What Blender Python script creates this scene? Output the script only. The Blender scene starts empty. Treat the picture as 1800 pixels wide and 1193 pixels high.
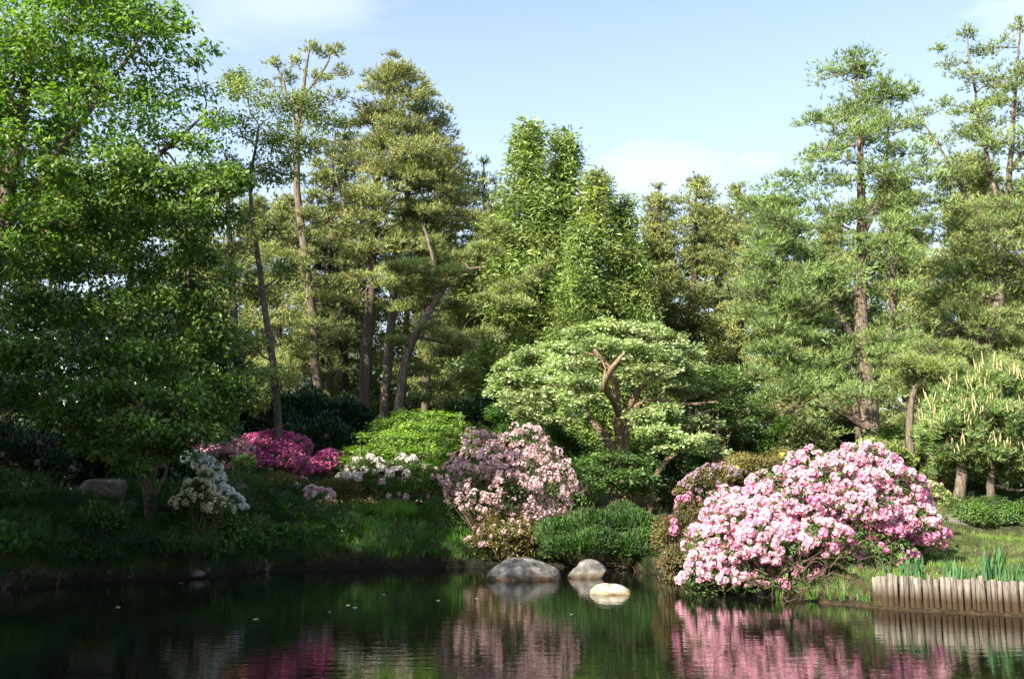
import bpy, math, numpy as np
from mathutils import Vector
PI = math.pi
# ------------------------------------------------------------------ camera, sky, sun, exposure
F = 1750.0; CAMZ = 1.7; HOR = 880.0
TH = math.atan((HOR - 596.5) / F)
sc = bpy.context.scene
cam_d = bpy.data.cameras.new("camera"); cam = bpy.data.objects.new("camera", cam_d)
sc.collection.objects.link(cam); sc.camera = cam
cam_d.sensor_width = 36; cam_d.lens = 36 * F / 1800.0
cam_d.clip_start = 0.1; cam_d.clip_end = 3000
cam.location = (0, 0, CAMZ); cam.rotation_euler = (PI / 2 + TH, 0, 0)
SUN_AZ = np.array([-0.67, -0.742]); SUN_EL = math.radians(33)
w = bpy.data.worlds.new("World"); sc.world = w; w.use_nodes = True
nt = w.node_tree; nt.nodes.clear()
N = nt.nodes.new; Lk = nt.links.new
sky = N("ShaderNodeTexSky"); sky.sky_type = 'NISHITA'; sky.sun_disc = False
sky.sun_elevation = SUN_EL; sky.sun_rotation = math.atan2(SUN_AZ[0], SUN_AZ[1])
sky.air_density = 1.0; sky.dust_density = 1.2; sky.ozone_density = 1.2
tc = N("ShaderNodeTexCoord"); mp = N("ShaderNodeMapping"); mp.inputs['Scale'].default_value = (1.0, 1.0, 3.2)
mp.inputs['Location'].default_value = (0.2, 0.0, 0.9)
Lk(tc.outputs['Generated'], mp.inputs['Vector'])
no = N("ShaderNodeTexNoise"); no.inputs['Scale'].default_value = 2.1; no.inputs['Detail'].default_value = 7; no.inputs['Roughness'].default_value = 0.52
no.inputs['Distortion'].default_value = 0.3
Lk(mp.outputs[0], no.inputs['Vector'])
cr = N("ShaderNodeMapRange"); cr.interpolation_type = 'SMOOTHSTEP'
cr.inputs['From Min'].default_value = 0.50; cr.inputs['From Max'].default_value = 0.70; cr.inputs['To Max'].default_value = 0.6
Lk(no.outputs['Fac'], cr.inputs['Value'])
sx = N("ShaderNodeSeparateXYZ"); Lk(tc.outputs['Generated'], sx.inputs[0])
mr2 = N("ShaderNodeMapRange"); mr2.inputs['From Min'].default_value = 0.0; mr2.inputs['From Max'].default_value = 0.5
mr2.inputs['To Min'].default_value = 0.66; mr2.inputs['To Max'].default_value = 0.14
Lk(sx.outputs['Z'], mr2.inputs['Value'])
mx0 = N("ShaderNodeMath"); mx0.operation = 'MAXIMUM'; Lk(cr.outputs[0], mx0.inputs[0]); Lk(mr2.outputs[0], mx0.inputs[1])
def cloud(prev, px, py, rad, zs, amt):
    # one soft cloud bank in a fixed direction of the sky
    dx = (px - 900) / F; dy = (596.5 - py) / F
    v = np.array([dx, math.cos(TH) - dy * math.sin(TH), math.sin(TH) + dy * math.cos(TH)]); v /= np.linalg.norm(v)
    nv = N("ShaderNodeVectorMath"); nv.operation = 'SUBTRACT'; Lk(tc.outputs['Generated'], nv.inputs[0]); nv.inputs[1].default_value = tuple(v)
    sv = N("ShaderNodeVectorMath"); sv.operation = 'MULTIPLY'; Lk(nv.outputs[0], sv.inputs[0]); sv.inputs[1].default_value = (1, 1, zs)
    ln = N("ShaderNodeVectorMath"); ln.operation = 'LENGTH'; Lk(sv.outputs[0], ln.inputs[0])
    n2 = N("ShaderNodeTexNoise"); n2.inputs['Scale'].default_value = 9; n2.inputs['Detail'].default_value = 6; Lk(mp.outputs[0], n2.inputs['Vector'])
    ad = N("ShaderNodeMath"); ad.operation = 'MULTIPLY_ADD'; Lk(n2.outputs['Fac'], ad.inputs[0]); ad.inputs[1].default_value = -rad * 1.6; Lk(ln.outputs['Value'], ad.inputs[2])
    mm = N("ShaderNodeMapRange"); mm.interpolation_type = 'SMOOTHSTEP'; mm.inputs['From Min'].default_value = -rad * .9; mm.inputs['From Max'].default_value = rad * .75
    mm.inputs['To Min'].default_value = amt; mm.inputs['To Max'].default_value = 0; Lk(ad.outputs[0], mm.inputs['Value'])
    mx = N("ShaderNodeMath"); mx.operation = 'MAXIMUM'; Lk(prev, mx.inputs[0]); Lk(mm.outputs[0], mx.inputs[1]); return mx.outputs[0]
cf = cloud(mx0.outputs[0], 1150, 300, .10, 1.8, .58); cf = cloud(cf, 470, 15, .15, 2.4, .5); cf = cloud(cf, 1330, 285, .04, 2.0, .5)
mix = N("ShaderNodeMixRGB"); mix.inputs['Color2'].default_value = (4.05, 4.4, 4.6, 1)
Lk(cf, mix.inputs['Fac']); Lk(sky.outputs[0], mix.inputs['Color1'])
bg = N("ShaderNodeBackground"); bg.inputs['Strength'].default_value = 0.098; Lk(mix.outputs[0], bg.inputs['Color'])
ow = N("ShaderNodeOutputWorld"); Lk(bg.outputs[0], ow.inputs['Surface'])
sd = bpy.data.lights.new("sun", 'SUN'); sun = bpy.data.objects.new("sun", sd); sc.collection.objects.link(sun)
sd.energy = 5.0; sd.angle = math.radians(0.5); sd.color = (1.0, 0.91, 0.74)
SD = np.array([SUN_AZ[0] * math.cos(SUN_EL), SUN_AZ[1] * math.cos(SUN_EL), math.sin(SUN_EL)]); SD /= np.linalg.norm(SD)
sun.rotation_euler = Vector(SD).to_track_quat('Z', 'Y').to_euler(); sun.location = (-20, -20, 40)
vs = sc.view_settings; vs.view_transform = 'Standard'; vs.look = 'None'; vs.gamma = 1; vs.exposure = 1.68; vs.use_curve_mapping = False
sc.render.engine = 'CYCLES'
sc.cycles.max_bounces = 6; sc.cycles.diffuse_bounces = 3; sc.cycles.glossy_bounces = 3; sc.cycles.transmission_bounces = 4
sc.cycles.use_denoising = True; sc.cycles.caustics_reflective = False; sc.cycles.caustics_refractive = False

# ------------------------------------------------------------------ helpers
COL = sc.collection
def at(px, py, Y):
    dx = (px - 900) / F; dy = (596.5 - py) / F
    ry = math.cos(TH) - dy * math.sin(TH); rz = math.sin(TH) + dy * math.cos(TH)
    t = Y / ry
    return np.array([dx * t, Y, CAMZ + rz * t])
def nz(v): return v / np.maximum(np.linalg.norm(v, axis=-1, keepdims=True), 1e-9)

class MB:
    """collects vertices, triangles and quads into one mesh"""
    def __init__(s): s.v = []; s.t = []; s.q = []; s.n = 0
    def add(s, v, tri=None, quad=None):
        v = np.asarray(v, dtype=np.float32).reshape(-1, 3)
        if tri is not None and len(tri): s.t.append(np.asarray(tri, dtype=np.int64).reshape(-1, 3) + s.n)
        if quad is not None and len(quad): s.q.append(np.asarray(quad, dtype=np.int64).reshape(-1, 4) + s.n)
        s.v.append(v); s.n += len(v)
    def mesh(s, name, mat, off=(0, 0, 0), smooth=True):
        me = bpy.data.meshes.new(name)
        if s.n:
            v = np.concatenate(s.v) - np.asarray(off, dtype=np.float32)
            t = np.concatenate(s.t) if s.t else np.zeros((0, 3), int)
            q = np.concatenate(s.q) if s.q else np.zeros((0, 4), int)
            me.vertices.add(len(v)); me.vertices.foreach_set('co', v.astype(np.float32).ravel())
            li = np.concatenate([t.ravel(), q.ravel()]).astype(np.int32)
            me.loops.add(len(li)); me.loops.foreach_set('vertex_index', li)
            ls = np.concatenate([np.arange(len(t)) * 3, len(t) * 3 + np.arange(len(q)) * 4]).astype(np.int32)
            me.polygons.add(len(ls)); me.polygons.foreach_set('loop_start', ls)
            me.polygons.foreach_set('use_smooth', np.full(len(ls), smooth, dtype=bool))
            me.update(calc_edges=True)
        if mat: me.materials.append(mat)
        return me
    def obj(s, name, mat, parent=None, off=(0, 0, 0), smooth=True):
        o = bpy.data.objects.new(name, s.mesh(name, mat, off, smooth)); COL.objects.link(o)
        if parent: o.parent = parent
        else: o.location = tuple(float(a) for a in off)
        return o
def tag(o, label=None, cat=None, group=None, kind=None):
    if label: o['label'] = label
    if cat: o['category'] = cat
    if group: o['group'] = group
    if kind: o['kind'] = kind
    return o
def thing(name, loc, label, cat, group=None):
    o = bpy.data.objects.new(name, None); COL.objects.link(o); o.location = tuple(float(a) for a in loc)
    o.empty_display_size = 0.2
    return tag(o, label, cat, group)
def copy_tree(root, loc, rz=0.0, s=1.0, label=None, group=None):
    c = root.copy(); COL.objects.link(c); c.location = tuple(float(a) for a in loc); c.rotation_euler = (0, 0, rz); c.scale = (s, s, s)
    if label: c['label'] = label
    if group: c['group'] = group
    for ch in root.children:
        d = ch.copy(); COL.objects.link(d); d.parent = c
    return c

def tubes(mb, P, R, k=5):
    P = np.asarray(P, float); R = np.asarray(R, float)
    if P.ndim == 2: P = P[None]; R = R[None]
    n, m, _ = P.shape
    T = nz(np.gradient(P, axis=1))
    ref = np.where(np.abs(T[:, :1, 2:3]) > 0.8, np.array([1.0, 0, 0]), np.array([0, 0, 1.0]))
    S = nz(np.cross(T, np.broadcast_to(ref, T.shape))); U = np.cross(S, T)
    a = np.arange(k) / k * 2 * PI
    V = P[:, :, None] + R[:, :, None, None] * (np.cos(a)[None, None, :, None] * S[:, :, None] + np.sin(a)[None, None, :, None] * U[:, :, None])
    i = np.arange(n)[:, None, None] * m * k; j = np.arange(m - 1)[None, :, None] * k; l = np.arange(k)[None, None, :]; l2 = (l + 1) % k
    q = np.stack([i + j + l, i + j + l2, i + j + k + l2, i + j + k + l], -1)
    mb.add(V.reshape(-1, 3), quad=q.reshape(-1, 4))
def bez(A, C, B, m):
    t = np.linspace(0, 1, m)[None, :, None]
    return (1 - t) ** 2 * A[:, None] + 2 * t * (1 - t) * C[:, None] + t ** 2 * B[:, None]
def smooth_path(pts, m):
    pts = np.asarray(pts, float); n = len(pts)
    d = np.r_[0, np.cumsum(np.linalg.norm(np.diff(pts[:, :3], axis=0), axis=1))]; d /= d[-1]
    t = np.linspace(0, 1, m); tan = np.gradient(pts, d, axis=0)
    k = np.clip(np.searchsorted(d, t, side='right') - 1, 0, n - 2)
    h = (d[k + 1] - d[k])[:, None]; u = ((t - d[k]) / h[:, 0])[:, None]
    return ((2 * u**3 - 3 * u**2 + 1) * pts[k] + (u**3 - 2 * u**2 + u) * h * tan[k] + (-2 * u**3 + 3 * u**2) * pts[k + 1] + (u**3 - u**2) * h * tan[k + 1])

def place(mb, tpl, C, D, Nn, L):
    """stamp a template (verts, tris) at each point"""
    TV, TF = tpl
    D = nz(D); S = nz(np.cross(Nn, D)); Nn = np.cross(D, S)
    L = np.broadcast_to(np.asarray(L, float), (len(C),))
    V = C[:, None] + L[:, None, None] * (TV[None, :, 0:1] * D[:, None] + TV[None, :, 1:2] * S[:, None] + TV[None, :, 2:3] * Nn[:, None])
    Fc = TF[None] + (np.arange(len(C)) * len(TV))[:, None, None]
    mb.add(V.reshape(-1, 3), tri=Fc.reshape(-1, 3))
def T(v, f): return np.array(v, float), np.array(f, int)
LEAF = T([(0, 0, 0), (.45, .26, .07), (1, 0, -.08), (.45, -.26, .07)], [(0, 3, 2), (0, 2, 1)])
PLEAF2 = T([(0, 0, 0), (.38, .27, .06), (1, 0, -.16), (.38, -.27, .06)], [(0, 3, 2), (0, 2, 1)])
NARROW = T([(0, 0, 0), (.45, .15, .05), (1, 0, -.12), (.45, -.15, .05)], [(0, 3, 2), (0, 2, 1)])
PLEAF = T([(0, 0, 0), (.3, .25, .06), (.62, .20, .02), (1, 0, -.14), (.62, -.20, .02), (.3, -.25, .06)], [(0, 5, 4), (0, 4, 2), (0, 2, 1), (4, 3, 2)])
def needle_tpl(n, spread, wd, seed, back=0.35):
    r = np.random.default_rng(seed); v = []; f = []
    for i in range(n):
        a = i / n * 2 * PI * 2.4 + r.uniform(-.4, .4); s = r.uniform(.25, 1) * spread
        b = np.array([-back * i / n, 0, 0]); d = np.array([math.cos(s), math.sin(s) * math.cos(a), math.sin(s) * math.sin(a)]) * r.uniform(.7, 1.05)
        side = nz(np.cross(d, r.normal(size=3))) * wd
        k = len(v); v += [b - side, b + side, b + d]; f.append((k, k + 1, k + 2))
    return T(v, f)
NEEDLE = needle_tpl(6, 1.2, .07, 3)
NEEDLE2 = needle_tpl(6, 1.15, .08, 5)
def spray_tpl(seed, n=3):
    r = np.random.default_rng(seed); v = [(0, .02, 0), (0, -.02, 0), (1, 0, -.15)]; f = [(0, 1, 2)]
    for i in range(n):
        for s in (-1, 1):
            x = .12 + i * .8 / n; k = len(v); l = .45 * (1 - .45 * i / n)
            v += [(x, 0, -.1 * x), (x + .12, s * .05, -.1 * x), (x + l * .8, s * l * .65, r.uniform(-.15, .05))]; f.append((k, k + 1, k + 2))
    return T(v, f)
SPRAY = spray_tpl(1, 3)
def blade_tpl(seed, n=6, lean=.35, wd=.035):
    r = np.random.default_rng(seed); v = []; f = []
    for i in range(n):
        a = r.uniform(0, 2 * PI); l = r.uniform(.6, 1); b = np.array([0, math.cos(a), math.sin(a)]) * r.uniform(0, .18)
        o = np.array([0, math.cos(a), math.sin(a)]) * r.uniform(.1, lean); sd_ = np.array([0, -math.sin(a + 1), math.cos(a + 1)]) * wd
        k = len(v); m_ = b + o * .35 + np.array([.6 * l, 0, 0])
        v += [b - sd_, b + sd_, m_ + sd_ * .7, m_ - sd_ * .7, b + o + np.array([l, 0, 0])]; f += [(k, k + 1, k + 2), (k, k + 2, k + 3), (k + 3, k + 2, k + 4)]
    return T(v, f)
BLADE = blade_tpl(2); BLADE3 = blade_tpl(6, 2, .5, .05); BLADE_L = blade_tpl(4, 7, .5, .02)

# ------------------------------------------------------------------ materials
def new_mat(name):
    m = bpy.data.materials.new(name); m.use_nodes = True; m.node_tree.nodes.clear(); return m, m.node_tree
def rgba(c): return (c[0], c[1], c[2], 1)
def leaf_mat(name, c1, c2, c3=None, f3=0.08, trans=0.35, rough=.55, spec=.3, var=.45, nscale=.9, tint=(1.25, 1.25, .6)):
    m, t = new_mat(name); n = t.nodes.new; l = t.links.new
    g = n("ShaderNodeNewGeometry"); ramp = n("ShaderNodeValToRGB"); e = ramp.color_ramp.elements
    e[0].position = 0; e[0].color = rgba(c1); e[1].position = 1 - f3 if c3 else 1; e[1].color = rgba(c2)
    if c3: x = e.new(min(.999, 1 - f3 + .02)); x.color = rgba(c3)
    l(g.outputs['Random Per Island'], ramp.inputs[0])
    o = n("ShaderNodeTexCoord"); ns = n("ShaderNodeTexNoise"); ns.inputs['Scale'].default_value = nscale; ns.inputs['Detail'].default_value = 3
    l(o.outputs['Object'], ns.inputs['Vector'])
    mr = n("ShaderNodeMapRange"); mr.inputs['From Min'].default_value = .3; mr.inputs['From Max'].default_value = .7
    mr.inputs['To Min'].default_value = 1 - var; mr.inputs['To Max'].default_value = 1 + var; l(ns.outputs['Fac'], mr.inputs['Value'])
    hs = n("ShaderNodeHueSaturation"); l(mr.outputs[0], hs.inputs['Value']); l(ramp.outputs[0], hs.inputs['Color'])
    oi = n("ShaderNodeObjectInfo"); m3 = n("ShaderNodeMapRange"); m3.inputs['To Min'].default_value = .485; m3.inputs['To Max'].default_value = .515; l(oi.outputs['Random'], m3.inputs['Value'])
    if not name.endswith('petals'): l(m3.outputs[0], hs.inputs['Hue'])
    ns2 = n("ShaderNodeTexNoise"); ns2.inputs['Scale'].default_value = nscale * 3.5; ns2.inputs['Detail'].default_value = 2; l(o.outputs['Object'], ns2.inputs['Vector'])
    m4 = n("ShaderNodeMapRange"); m4.inputs['From Min'].default_value = .3; m4.inputs['From Max'].default_value = .7; m4.inputs['To Min'].default_value = .75; m4.inputs['To Max'].default_value = 1.15; l(ns2.outputs['Fac'], m4.inputs['Value']); l(m4.outputs[0], hs.inputs['Saturation'])
    b = n("ShaderNodeBsdfPrincipled"); b.inputs['Roughness'].default_value = rough; b.inputs['Specular IOR Level'].default_value = spec
    l(hs.outputs[0], b.inputs['Base Color'])
    tr = n("ShaderNodeBsdfTranslucent"); mc = n("ShaderNodeMixRGB"); mc.blend_type = 'MULTIPLY'; mc.inputs['Fac'].default_value = 1
    mc.inputs['Color2'].default_value = rgba(tint); l(hs.outputs[0], mc.inputs['Color1']); l(mc.outputs[0], tr.inputs['Color'])
    ms = n("ShaderNodeMixShader"); ms.inputs['Fac'].default_value = trans; l(b.outputs[0], ms.inputs[1]); l(tr.outputs[0], ms.inputs[2])
    out = n("ShaderNodeOutputMaterial"); l(ms.outputs[0], out.inputs['Surface']); return m
def rough_mat(name, cols, scale=(6, 6, 1.5), nscale=3, rough=.9, bump=.5, dist=.03, low=None, spec=.2, detail=8):
    """noise-driven matte material; low = (z, width, colour) gives a wet line just above the water"""
    m, t = new_mat(name); n = t.nodes.new; l = t.links.new
    o = n("ShaderNodeTexCoord"); mp_ = n("ShaderNodeMapping"); mp_.inputs['Scale'].default_value = scale; l(o.outputs['Object'], mp_.inputs['Vector'])
    ns = n("ShaderNodeTexNoise"); ns.inputs['Scale'].default_value = nscale; ns.inputs['Detail'].default_value = detail; ns.inputs['Roughness'].default_value = .62
    l(mp_.outputs[0], ns.inputs['Vector'])
    ramp = n("ShaderNodeValToRGB"); e = ramp.color_ramp.elements
    k = len(cols); e[0].position = .3; e[0].color = rgba(cols[0]); e[1].position = .7; e[1].color = rgba(cols[-1])
    for i in range(1, k - 1): x = e.new(.3 + .4 * i / (k - 1)); x.color = rgba(cols[i])
    l(ns.outputs['Fac'], ramp.inputs[0]); col = ramp.outputs[0]
    oi = n("ShaderNodeObjectInfo"); hv = n("ShaderNodeHueSaturation"); mr = n("ShaderNodeMapRange")
    mr.inputs['To Min'].default_value = .78; mr.inputs['To Max'].default_value = 1.2; l(oi.outputs['Random'], mr.inputs['Value']); l(mr.outputs[0], hv.inputs['Value']); l(col, hv.inputs['Color']); col = hv.outputs[0]
    if low:
        ge = n("ShaderNodeNewGeometry"); s = n("ShaderNodeSeparateXYZ"); l(ge.outputs['Position'], s.inputs[0])
        ad = n("ShaderNodeMath"); ad.operation = 'MULTIPLY_ADD'; l(ns.outputs['Fac'], ad.inputs[0]); ad.inputs[1].default_value = -.3; l(s.outputs['Z'], ad.inputs[2])
        m2 = n("ShaderNodeMapRange"); m2.inputs['From Min'].default_value = low[0] - .15; m2.inputs['From Max'].default_value = low[0] + low[1] - .15
        m2.inputs['To Min'].default_value = 1; m2.inputs['To Max'].default_value = 0; l(ad.outputs[0], m2.inputs['Value'])
        mm = n("ShaderNodeMixRGB"); l(m2.outputs[0], mm.inputs['Fac']); l(col, mm.inputs['Color1']); mm.inputs['Color2'].default_value = rgba(low[2]); col = mm.outputs[0]
    b = n("ShaderNodeBsdfPrincipled"); b.inputs['Roughness'].default_value = rough; b.inputs['Specular IOR Level'].default_value = spec; l(col, b.inputs['Base Color'])
    bp = n("ShaderNodeBump"); bp.inputs['Strength'].default_value = bump; bp.inputs['Distance'].default_value = dist; l(ns.outputs['Fac'], bp.inputs['Height']); l(bp.outputs[0], b.inputs['Normal'])
    out = n("ShaderNodeOutputMaterial"); l(b.outputs[0], out.inputs['Surface']); return m

M = {}
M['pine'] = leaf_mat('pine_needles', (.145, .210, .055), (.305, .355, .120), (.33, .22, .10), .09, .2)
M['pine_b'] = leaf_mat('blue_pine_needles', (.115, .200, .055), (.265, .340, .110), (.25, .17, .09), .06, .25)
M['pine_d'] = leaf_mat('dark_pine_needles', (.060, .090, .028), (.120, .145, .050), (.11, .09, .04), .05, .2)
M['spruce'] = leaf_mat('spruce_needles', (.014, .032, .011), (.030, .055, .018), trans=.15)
M['cedar'] = leaf_mat('cedar_sprays', (.120, .205, .045), (.275, .365, .100), (.38, .43, .18), .12, .38)
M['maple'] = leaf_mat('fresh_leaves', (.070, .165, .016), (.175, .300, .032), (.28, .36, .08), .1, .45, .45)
M['maple_d'] = leaf_mat('shade_darkened_leaves', (.045, .120, .016), (.110, .215, .028), (.19, .28, .05), .07, .33, .4)  # darker than the fresh leaves; deepens the multi-stemmed tree's shade by colour
M['light'] = leaf_mat('pale_leaves', (.130, .200, .050), (.230, .300, .080), (.33, .36, .15), .1, .4)
M['umbrella'] = leaf_mat('silver_green_leaves', (.200, .300, .105), (.390, .475, .220), (.50, .52, .32), .18, .3, .4)
M['umbrella_d'] = leaf_mat('glossy_green_leaves', (.050, .120, .030), (.110, .210, .055), (.20, .28, .09), .1, .35, .4)
M['bright'] = leaf_mat('lime_leaves', (.110, .230, .030), (.190, .340, .045), (.3, .4, .12), .1, .45)
M['shrub'] = leaf_mat('shrub_leaves', (.045, .110, .022), (.095, .185, .040), (.15, .21, .06), .07, .35)
M['low'] = leaf_mat('low_shrub_leaves', (.032, .090, .022), (.065, .150, .035), (.11, .18, .05), .05, .3)
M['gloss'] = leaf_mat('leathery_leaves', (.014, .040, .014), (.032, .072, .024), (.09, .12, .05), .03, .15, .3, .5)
M['olive'] = leaf_mat('olive_leaves', (.110, .120, .030), (.190, .185, .055), (.26, .19, .07), .15, .3)
M['golden'] = leaf_mat('golden_leaves', (.095, .085, .015), (.170, .140, .025), (.20, .16, .04), .1, .3)
M['reddish'] = leaf_mat('reddish_leaves', (.10, .10, .04), (.17, .165, .06), (.30, .09, .05), .12, .3)
M['grass'] = leaf_mat('grass_blades', (.075, .195, .030), (.135, .300, .050), (.16, .18, .07), .08, .35)
M['lawn_g'] = leaf_mat('lawn_blades', (.075, .160, .025), (.140, .240, .040), (.2, .24, .08), .1, .35)
M['iris'] = leaf_mat('iris_leaves', (.050, .160, .060), (.100, .240, .080), trans=.35)
M['fern'] = leaf_mat('fern_fronds', (.028, .085, .020), (.058, .135, .030), trans=.35)
M['fern_d'] = leaf_mat('shade_toned_bank_plants', (.018, .050, .013), (.038, .085, .022), (.09, .08, .03), .08, .3)  # dark greens put the bank's shade into the plant colour
M['dead'] = leaf_mat('dry_stalks', (.16, .11, .06), (.28, .20, .11), trans=.1)
M['cover'] = leaf_mat('ground_cover_leaves', (.035, .070, .018), (.080, .120, .030), (.14, .09, .04), .12, .25)
def petal(name, a, b, c=None, tint=(1.1, .9, 1.0)): return leaf_mat(name, a, b, c, .12, .3, .6, .2, .12, 1.5, tint)
M['pink'] = petal('pink_petals', (.72, .30, .45), (.87, .53, .66), (.95, .74, .80))
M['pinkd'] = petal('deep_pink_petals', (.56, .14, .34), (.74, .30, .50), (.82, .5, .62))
M['palepink'] = petal('pale_pink_petals', (.58, .36, .42), (.72, .50, .54), (.80, .62, .62))
M['magenta'] = petal('magenta_petals', (.42, .05, .20), (.58, .12, .32), (.66, .25, .42))
M['rose'] = petal('rose_petals', (.58, .30, .36), (.72, .45, .50), (.8, .6, .62))
M['white'] = petal('white_petals', (.70, .72, .68), (.82, .83, .80), None, (1, 1, 1))
M['cream'] = petal('cream_petals', (.62, .54, .34), (.75, .68, .48), None, (1, 1, .9))
M['blush'] = petal('blush_petals', (.68, .58, .54), (.80, .74, .68), None, (1, 1, 1))
M['mauve'] = petal('mauve_petals', (.28, .19, .25), (.40, .28, .34), None, (1, 1, 1))
M['yellow'] = petal('yellow_petals', (.6, .45, .04), (.75, .6, .08), None, (1, 1, .6))
M['bark'] = rough_mat('pine_bark', [(.045, .033, .026), (.13, .10, .08), (.24, .19, .155)], (5, 5, 1.2), 3, bump=.9, dist=.06)
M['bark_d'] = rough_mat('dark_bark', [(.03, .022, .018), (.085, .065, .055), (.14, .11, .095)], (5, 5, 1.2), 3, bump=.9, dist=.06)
M['bark_t'] = rough_mat('tan_bark', [(.07, .045, .032), (.18, .125, .088), (.30, .23, .165)], (5, 5, 1.5), 3, bump=.6)
M['bark_g'] = rough_mat('grey_bark', [(.10, .09, .075), (.24, .22, .19), (.40, .38, .34)], (7, 7, 2), 4, bump=.5)
M['twig'] = rough_mat('brown_twigs', [(.045, .03, .02), (.11, .08, .055), (.19, .15, .11)], (6, 6, 6), 3, bump=.2)
M['candle'] = rough_mat('pine_candle_skin', [(.30, .23, .11), (.44, .36, .19), (.54, .47, .29)], (20, 20, 20), 3, bump=.2, dist=.005)
M['stone'] = rough_mat('granite', [(.035, .032, .030), (.09, .085, .08), (.17, .158, .148), (.40, .38, .35)], (1, 1, 1.4), 4.6, bump=.9, dist=.07, low=(.02, .10, (.08, .055, .035)), detail=12)
M['stone_p'] = rough_mat('pale_stone', [(.16, .14, .11), (.34, .31, .26), (.52, .48, .41), (.40, .37, .31)], (1, 1, 1), 4, bump=.5, dist=.04, low=(.0, .06, (.30, .22, .12)))
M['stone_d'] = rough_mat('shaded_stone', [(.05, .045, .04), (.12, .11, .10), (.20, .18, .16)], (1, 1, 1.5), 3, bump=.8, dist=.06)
M['log'] = rough_mat('weathered_log', [(.05, .042, .035), (.135, .118, .10), (.24, .215, .19), (.35, .325, .30)], (16, 16, 1.6), 2.2, bump=.9, dist=.03, low=(.17, .22, (.05, .032, .018)))
M['mud'] = rough_mat('wet_mud', [(.012, .008, .005), (.035, .024, .013), (.06, .05, .02)], (3, 3, 3), 4, bump=1, dist=.06)
M['soil'] = rough_mat('leaf_litter_soil', [(.022, .018, .011), (.035, .040, .015), (.065, .048, .026), (.035, .05, .016)], (1, 1, 1), 1.6, bump=.8, dist=.08, detail=14, low=(.12, .25, (.012, .010, .006)))
M['lawn'] = rough_mat('lawn_turf', [(.05, .11, .02), (.08, .15, .03), (.12, .18, .045)], (1, 1, 1), 2.5, bump=.6, dist=.04, detail=12)
def water_mat():
    m, t = new_mat('pond_water'); n = t.nodes.new; l = t.links.new
    o = n("ShaderNodeTexCoord"); mp_ = n("ShaderNodeMapping"); mp_.inputs['Scale'].default_value = (1, 2.6, 1); l(o.outputs['Object'], mp_.inputs['Vector'])
    a = n("ShaderNodeTexNoise"); a.inputs['Scale'].default_value = 2.2; a.inputs['Detail'].default_value = 3; l(mp_.outputs[0], a.inputs['Vector'])
    c = n("ShaderNodeTexNoise"); c.inputs['Scale'].default_value = 11; c.inputs['Detail'].default_value = 2; l(mp_.outputs[0], c.inputs['Vector'])
    ad = n("ShaderNodeMath"); ad.operation = 'MULTIPLY_ADD'; ad.inputs[1].default_value = .12; l(c.outputs['Fac'], ad.inputs[0]); l(a.outputs['Fac'], ad.inputs[2])
    bp = n("ShaderNodeBump"); bp.inputs['Strength'].default_value = 1.0; bp.inputs['Distance'].default_value = .003; l(ad.outputs[0], bp.inputs['Height'])
    b = n("ShaderNodeBsdfPrincipled"); b.inputs['Base Color'].default_value = (.004, .005, .0035, 1); b.inputs['Roughness'].default_value = .015
    b.inputs['IOR'].default_value = 1.33; l(bp.outputs[0], b.inputs['Normal'])
    out = n("ShaderNodeOutputMaterial"); l(b.outputs[0], out.inputs['Surface']); return m
M['water'] = water_mat()

# ------------------------------------------------------------------ terrain and pond
POND = np.array([(-10.2, 19.6), (-9.2, 21.4), (-7.2, 22.8), (-5.6, 25.4), (-3.5, 26.2), (-.8, 26.6), (1.4, 26.6), (3.0, 25.3), (3.7, 22.5), (3.5, 19.5), (4.3, 18.4),
                 (5.7, 17.2), (6.0, 16.45), (6.9, 15.9), (7.9, 15.4), (9.2, 15.0), (12, 13.8), (14, 8), (10, 2), (4, -.6), (-1, -.9), (-5, .5), (-8, 4), (-10, 9), (-10.8, 15)])
def pond_d(x, y):
    """signed distance to the shore, positive on land"""
    x = np.asarray(x, float); y = np.asarray(y, float); d = np.full(x.shape, 1e9); ins = np.zeros(x.shape, bool); n = len(POND)
    for i in range(n):
        a = POND[i]; b = POND[(i + 1) % n]; e = b - a
        t_ = np.clip(((x - a[0]) * e[0] + (y - a[1]) * e[1]) / (e @ e), 0, 1)
        d = np.minimum(d, np.hypot(x - a[0] - t_ * e[0], y - a[1] - t_ * e[1]))
        c = ((a[1] > y) != (b[1] > y)) & (x < (b[0] - a[0]) * (y - a[1]) / (b[1] - a[1] + 1e-12) + a[0]); ins ^= c
    return np.where(ins, -d, d)
CTRL = np.array([(-12, 20, 1.0), (-10.3, 24.6, 1.72), (-8.5, 25, 1.5), (-7, 25, 1.6), (-7, 28, 2.1), (-5, 28, 1.3), (-3.6, 29, 1.35), (-4, 33, 2.3), (-6, 38, 3), (-6, 42, 3.2), (0, 29, 1.0), (2, 30, 1.2),
                 (0, 34, 2.1), (0, 42, 3), (5, 30, 1.3), (5, 36, 2.2), (4.6, 22, .6), (6, 19.5, .5), (7, 17, .45), (9, 17, .48), (9, 21, .5), (9, 25, .65), (7, 25, .8), (10, 27.5, 1.7), (8, 29, 1.9), (8, 33, 2.4), (12, 33, 2.6),
                 (12, 26.6, 1.8), (9.3, 26.8, 1.5), (12, 24.6, .75), (20, 30, 2.2), (14, 20, .6), (20, 16, .9), (15, 8, .6), (0, -3, .35), (-8, 1, .5), (-15, 10, 1), (-20, 25, 2.2), (0, 60, 3.4), (-30, 60, 3.8), (30, 60, 3.8), (0, 150, 4), (-90, 60, 3), (90, 60, 3), (0, -60, 2), (70, -20, 2), (-70, -20, 2)], float)
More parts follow.
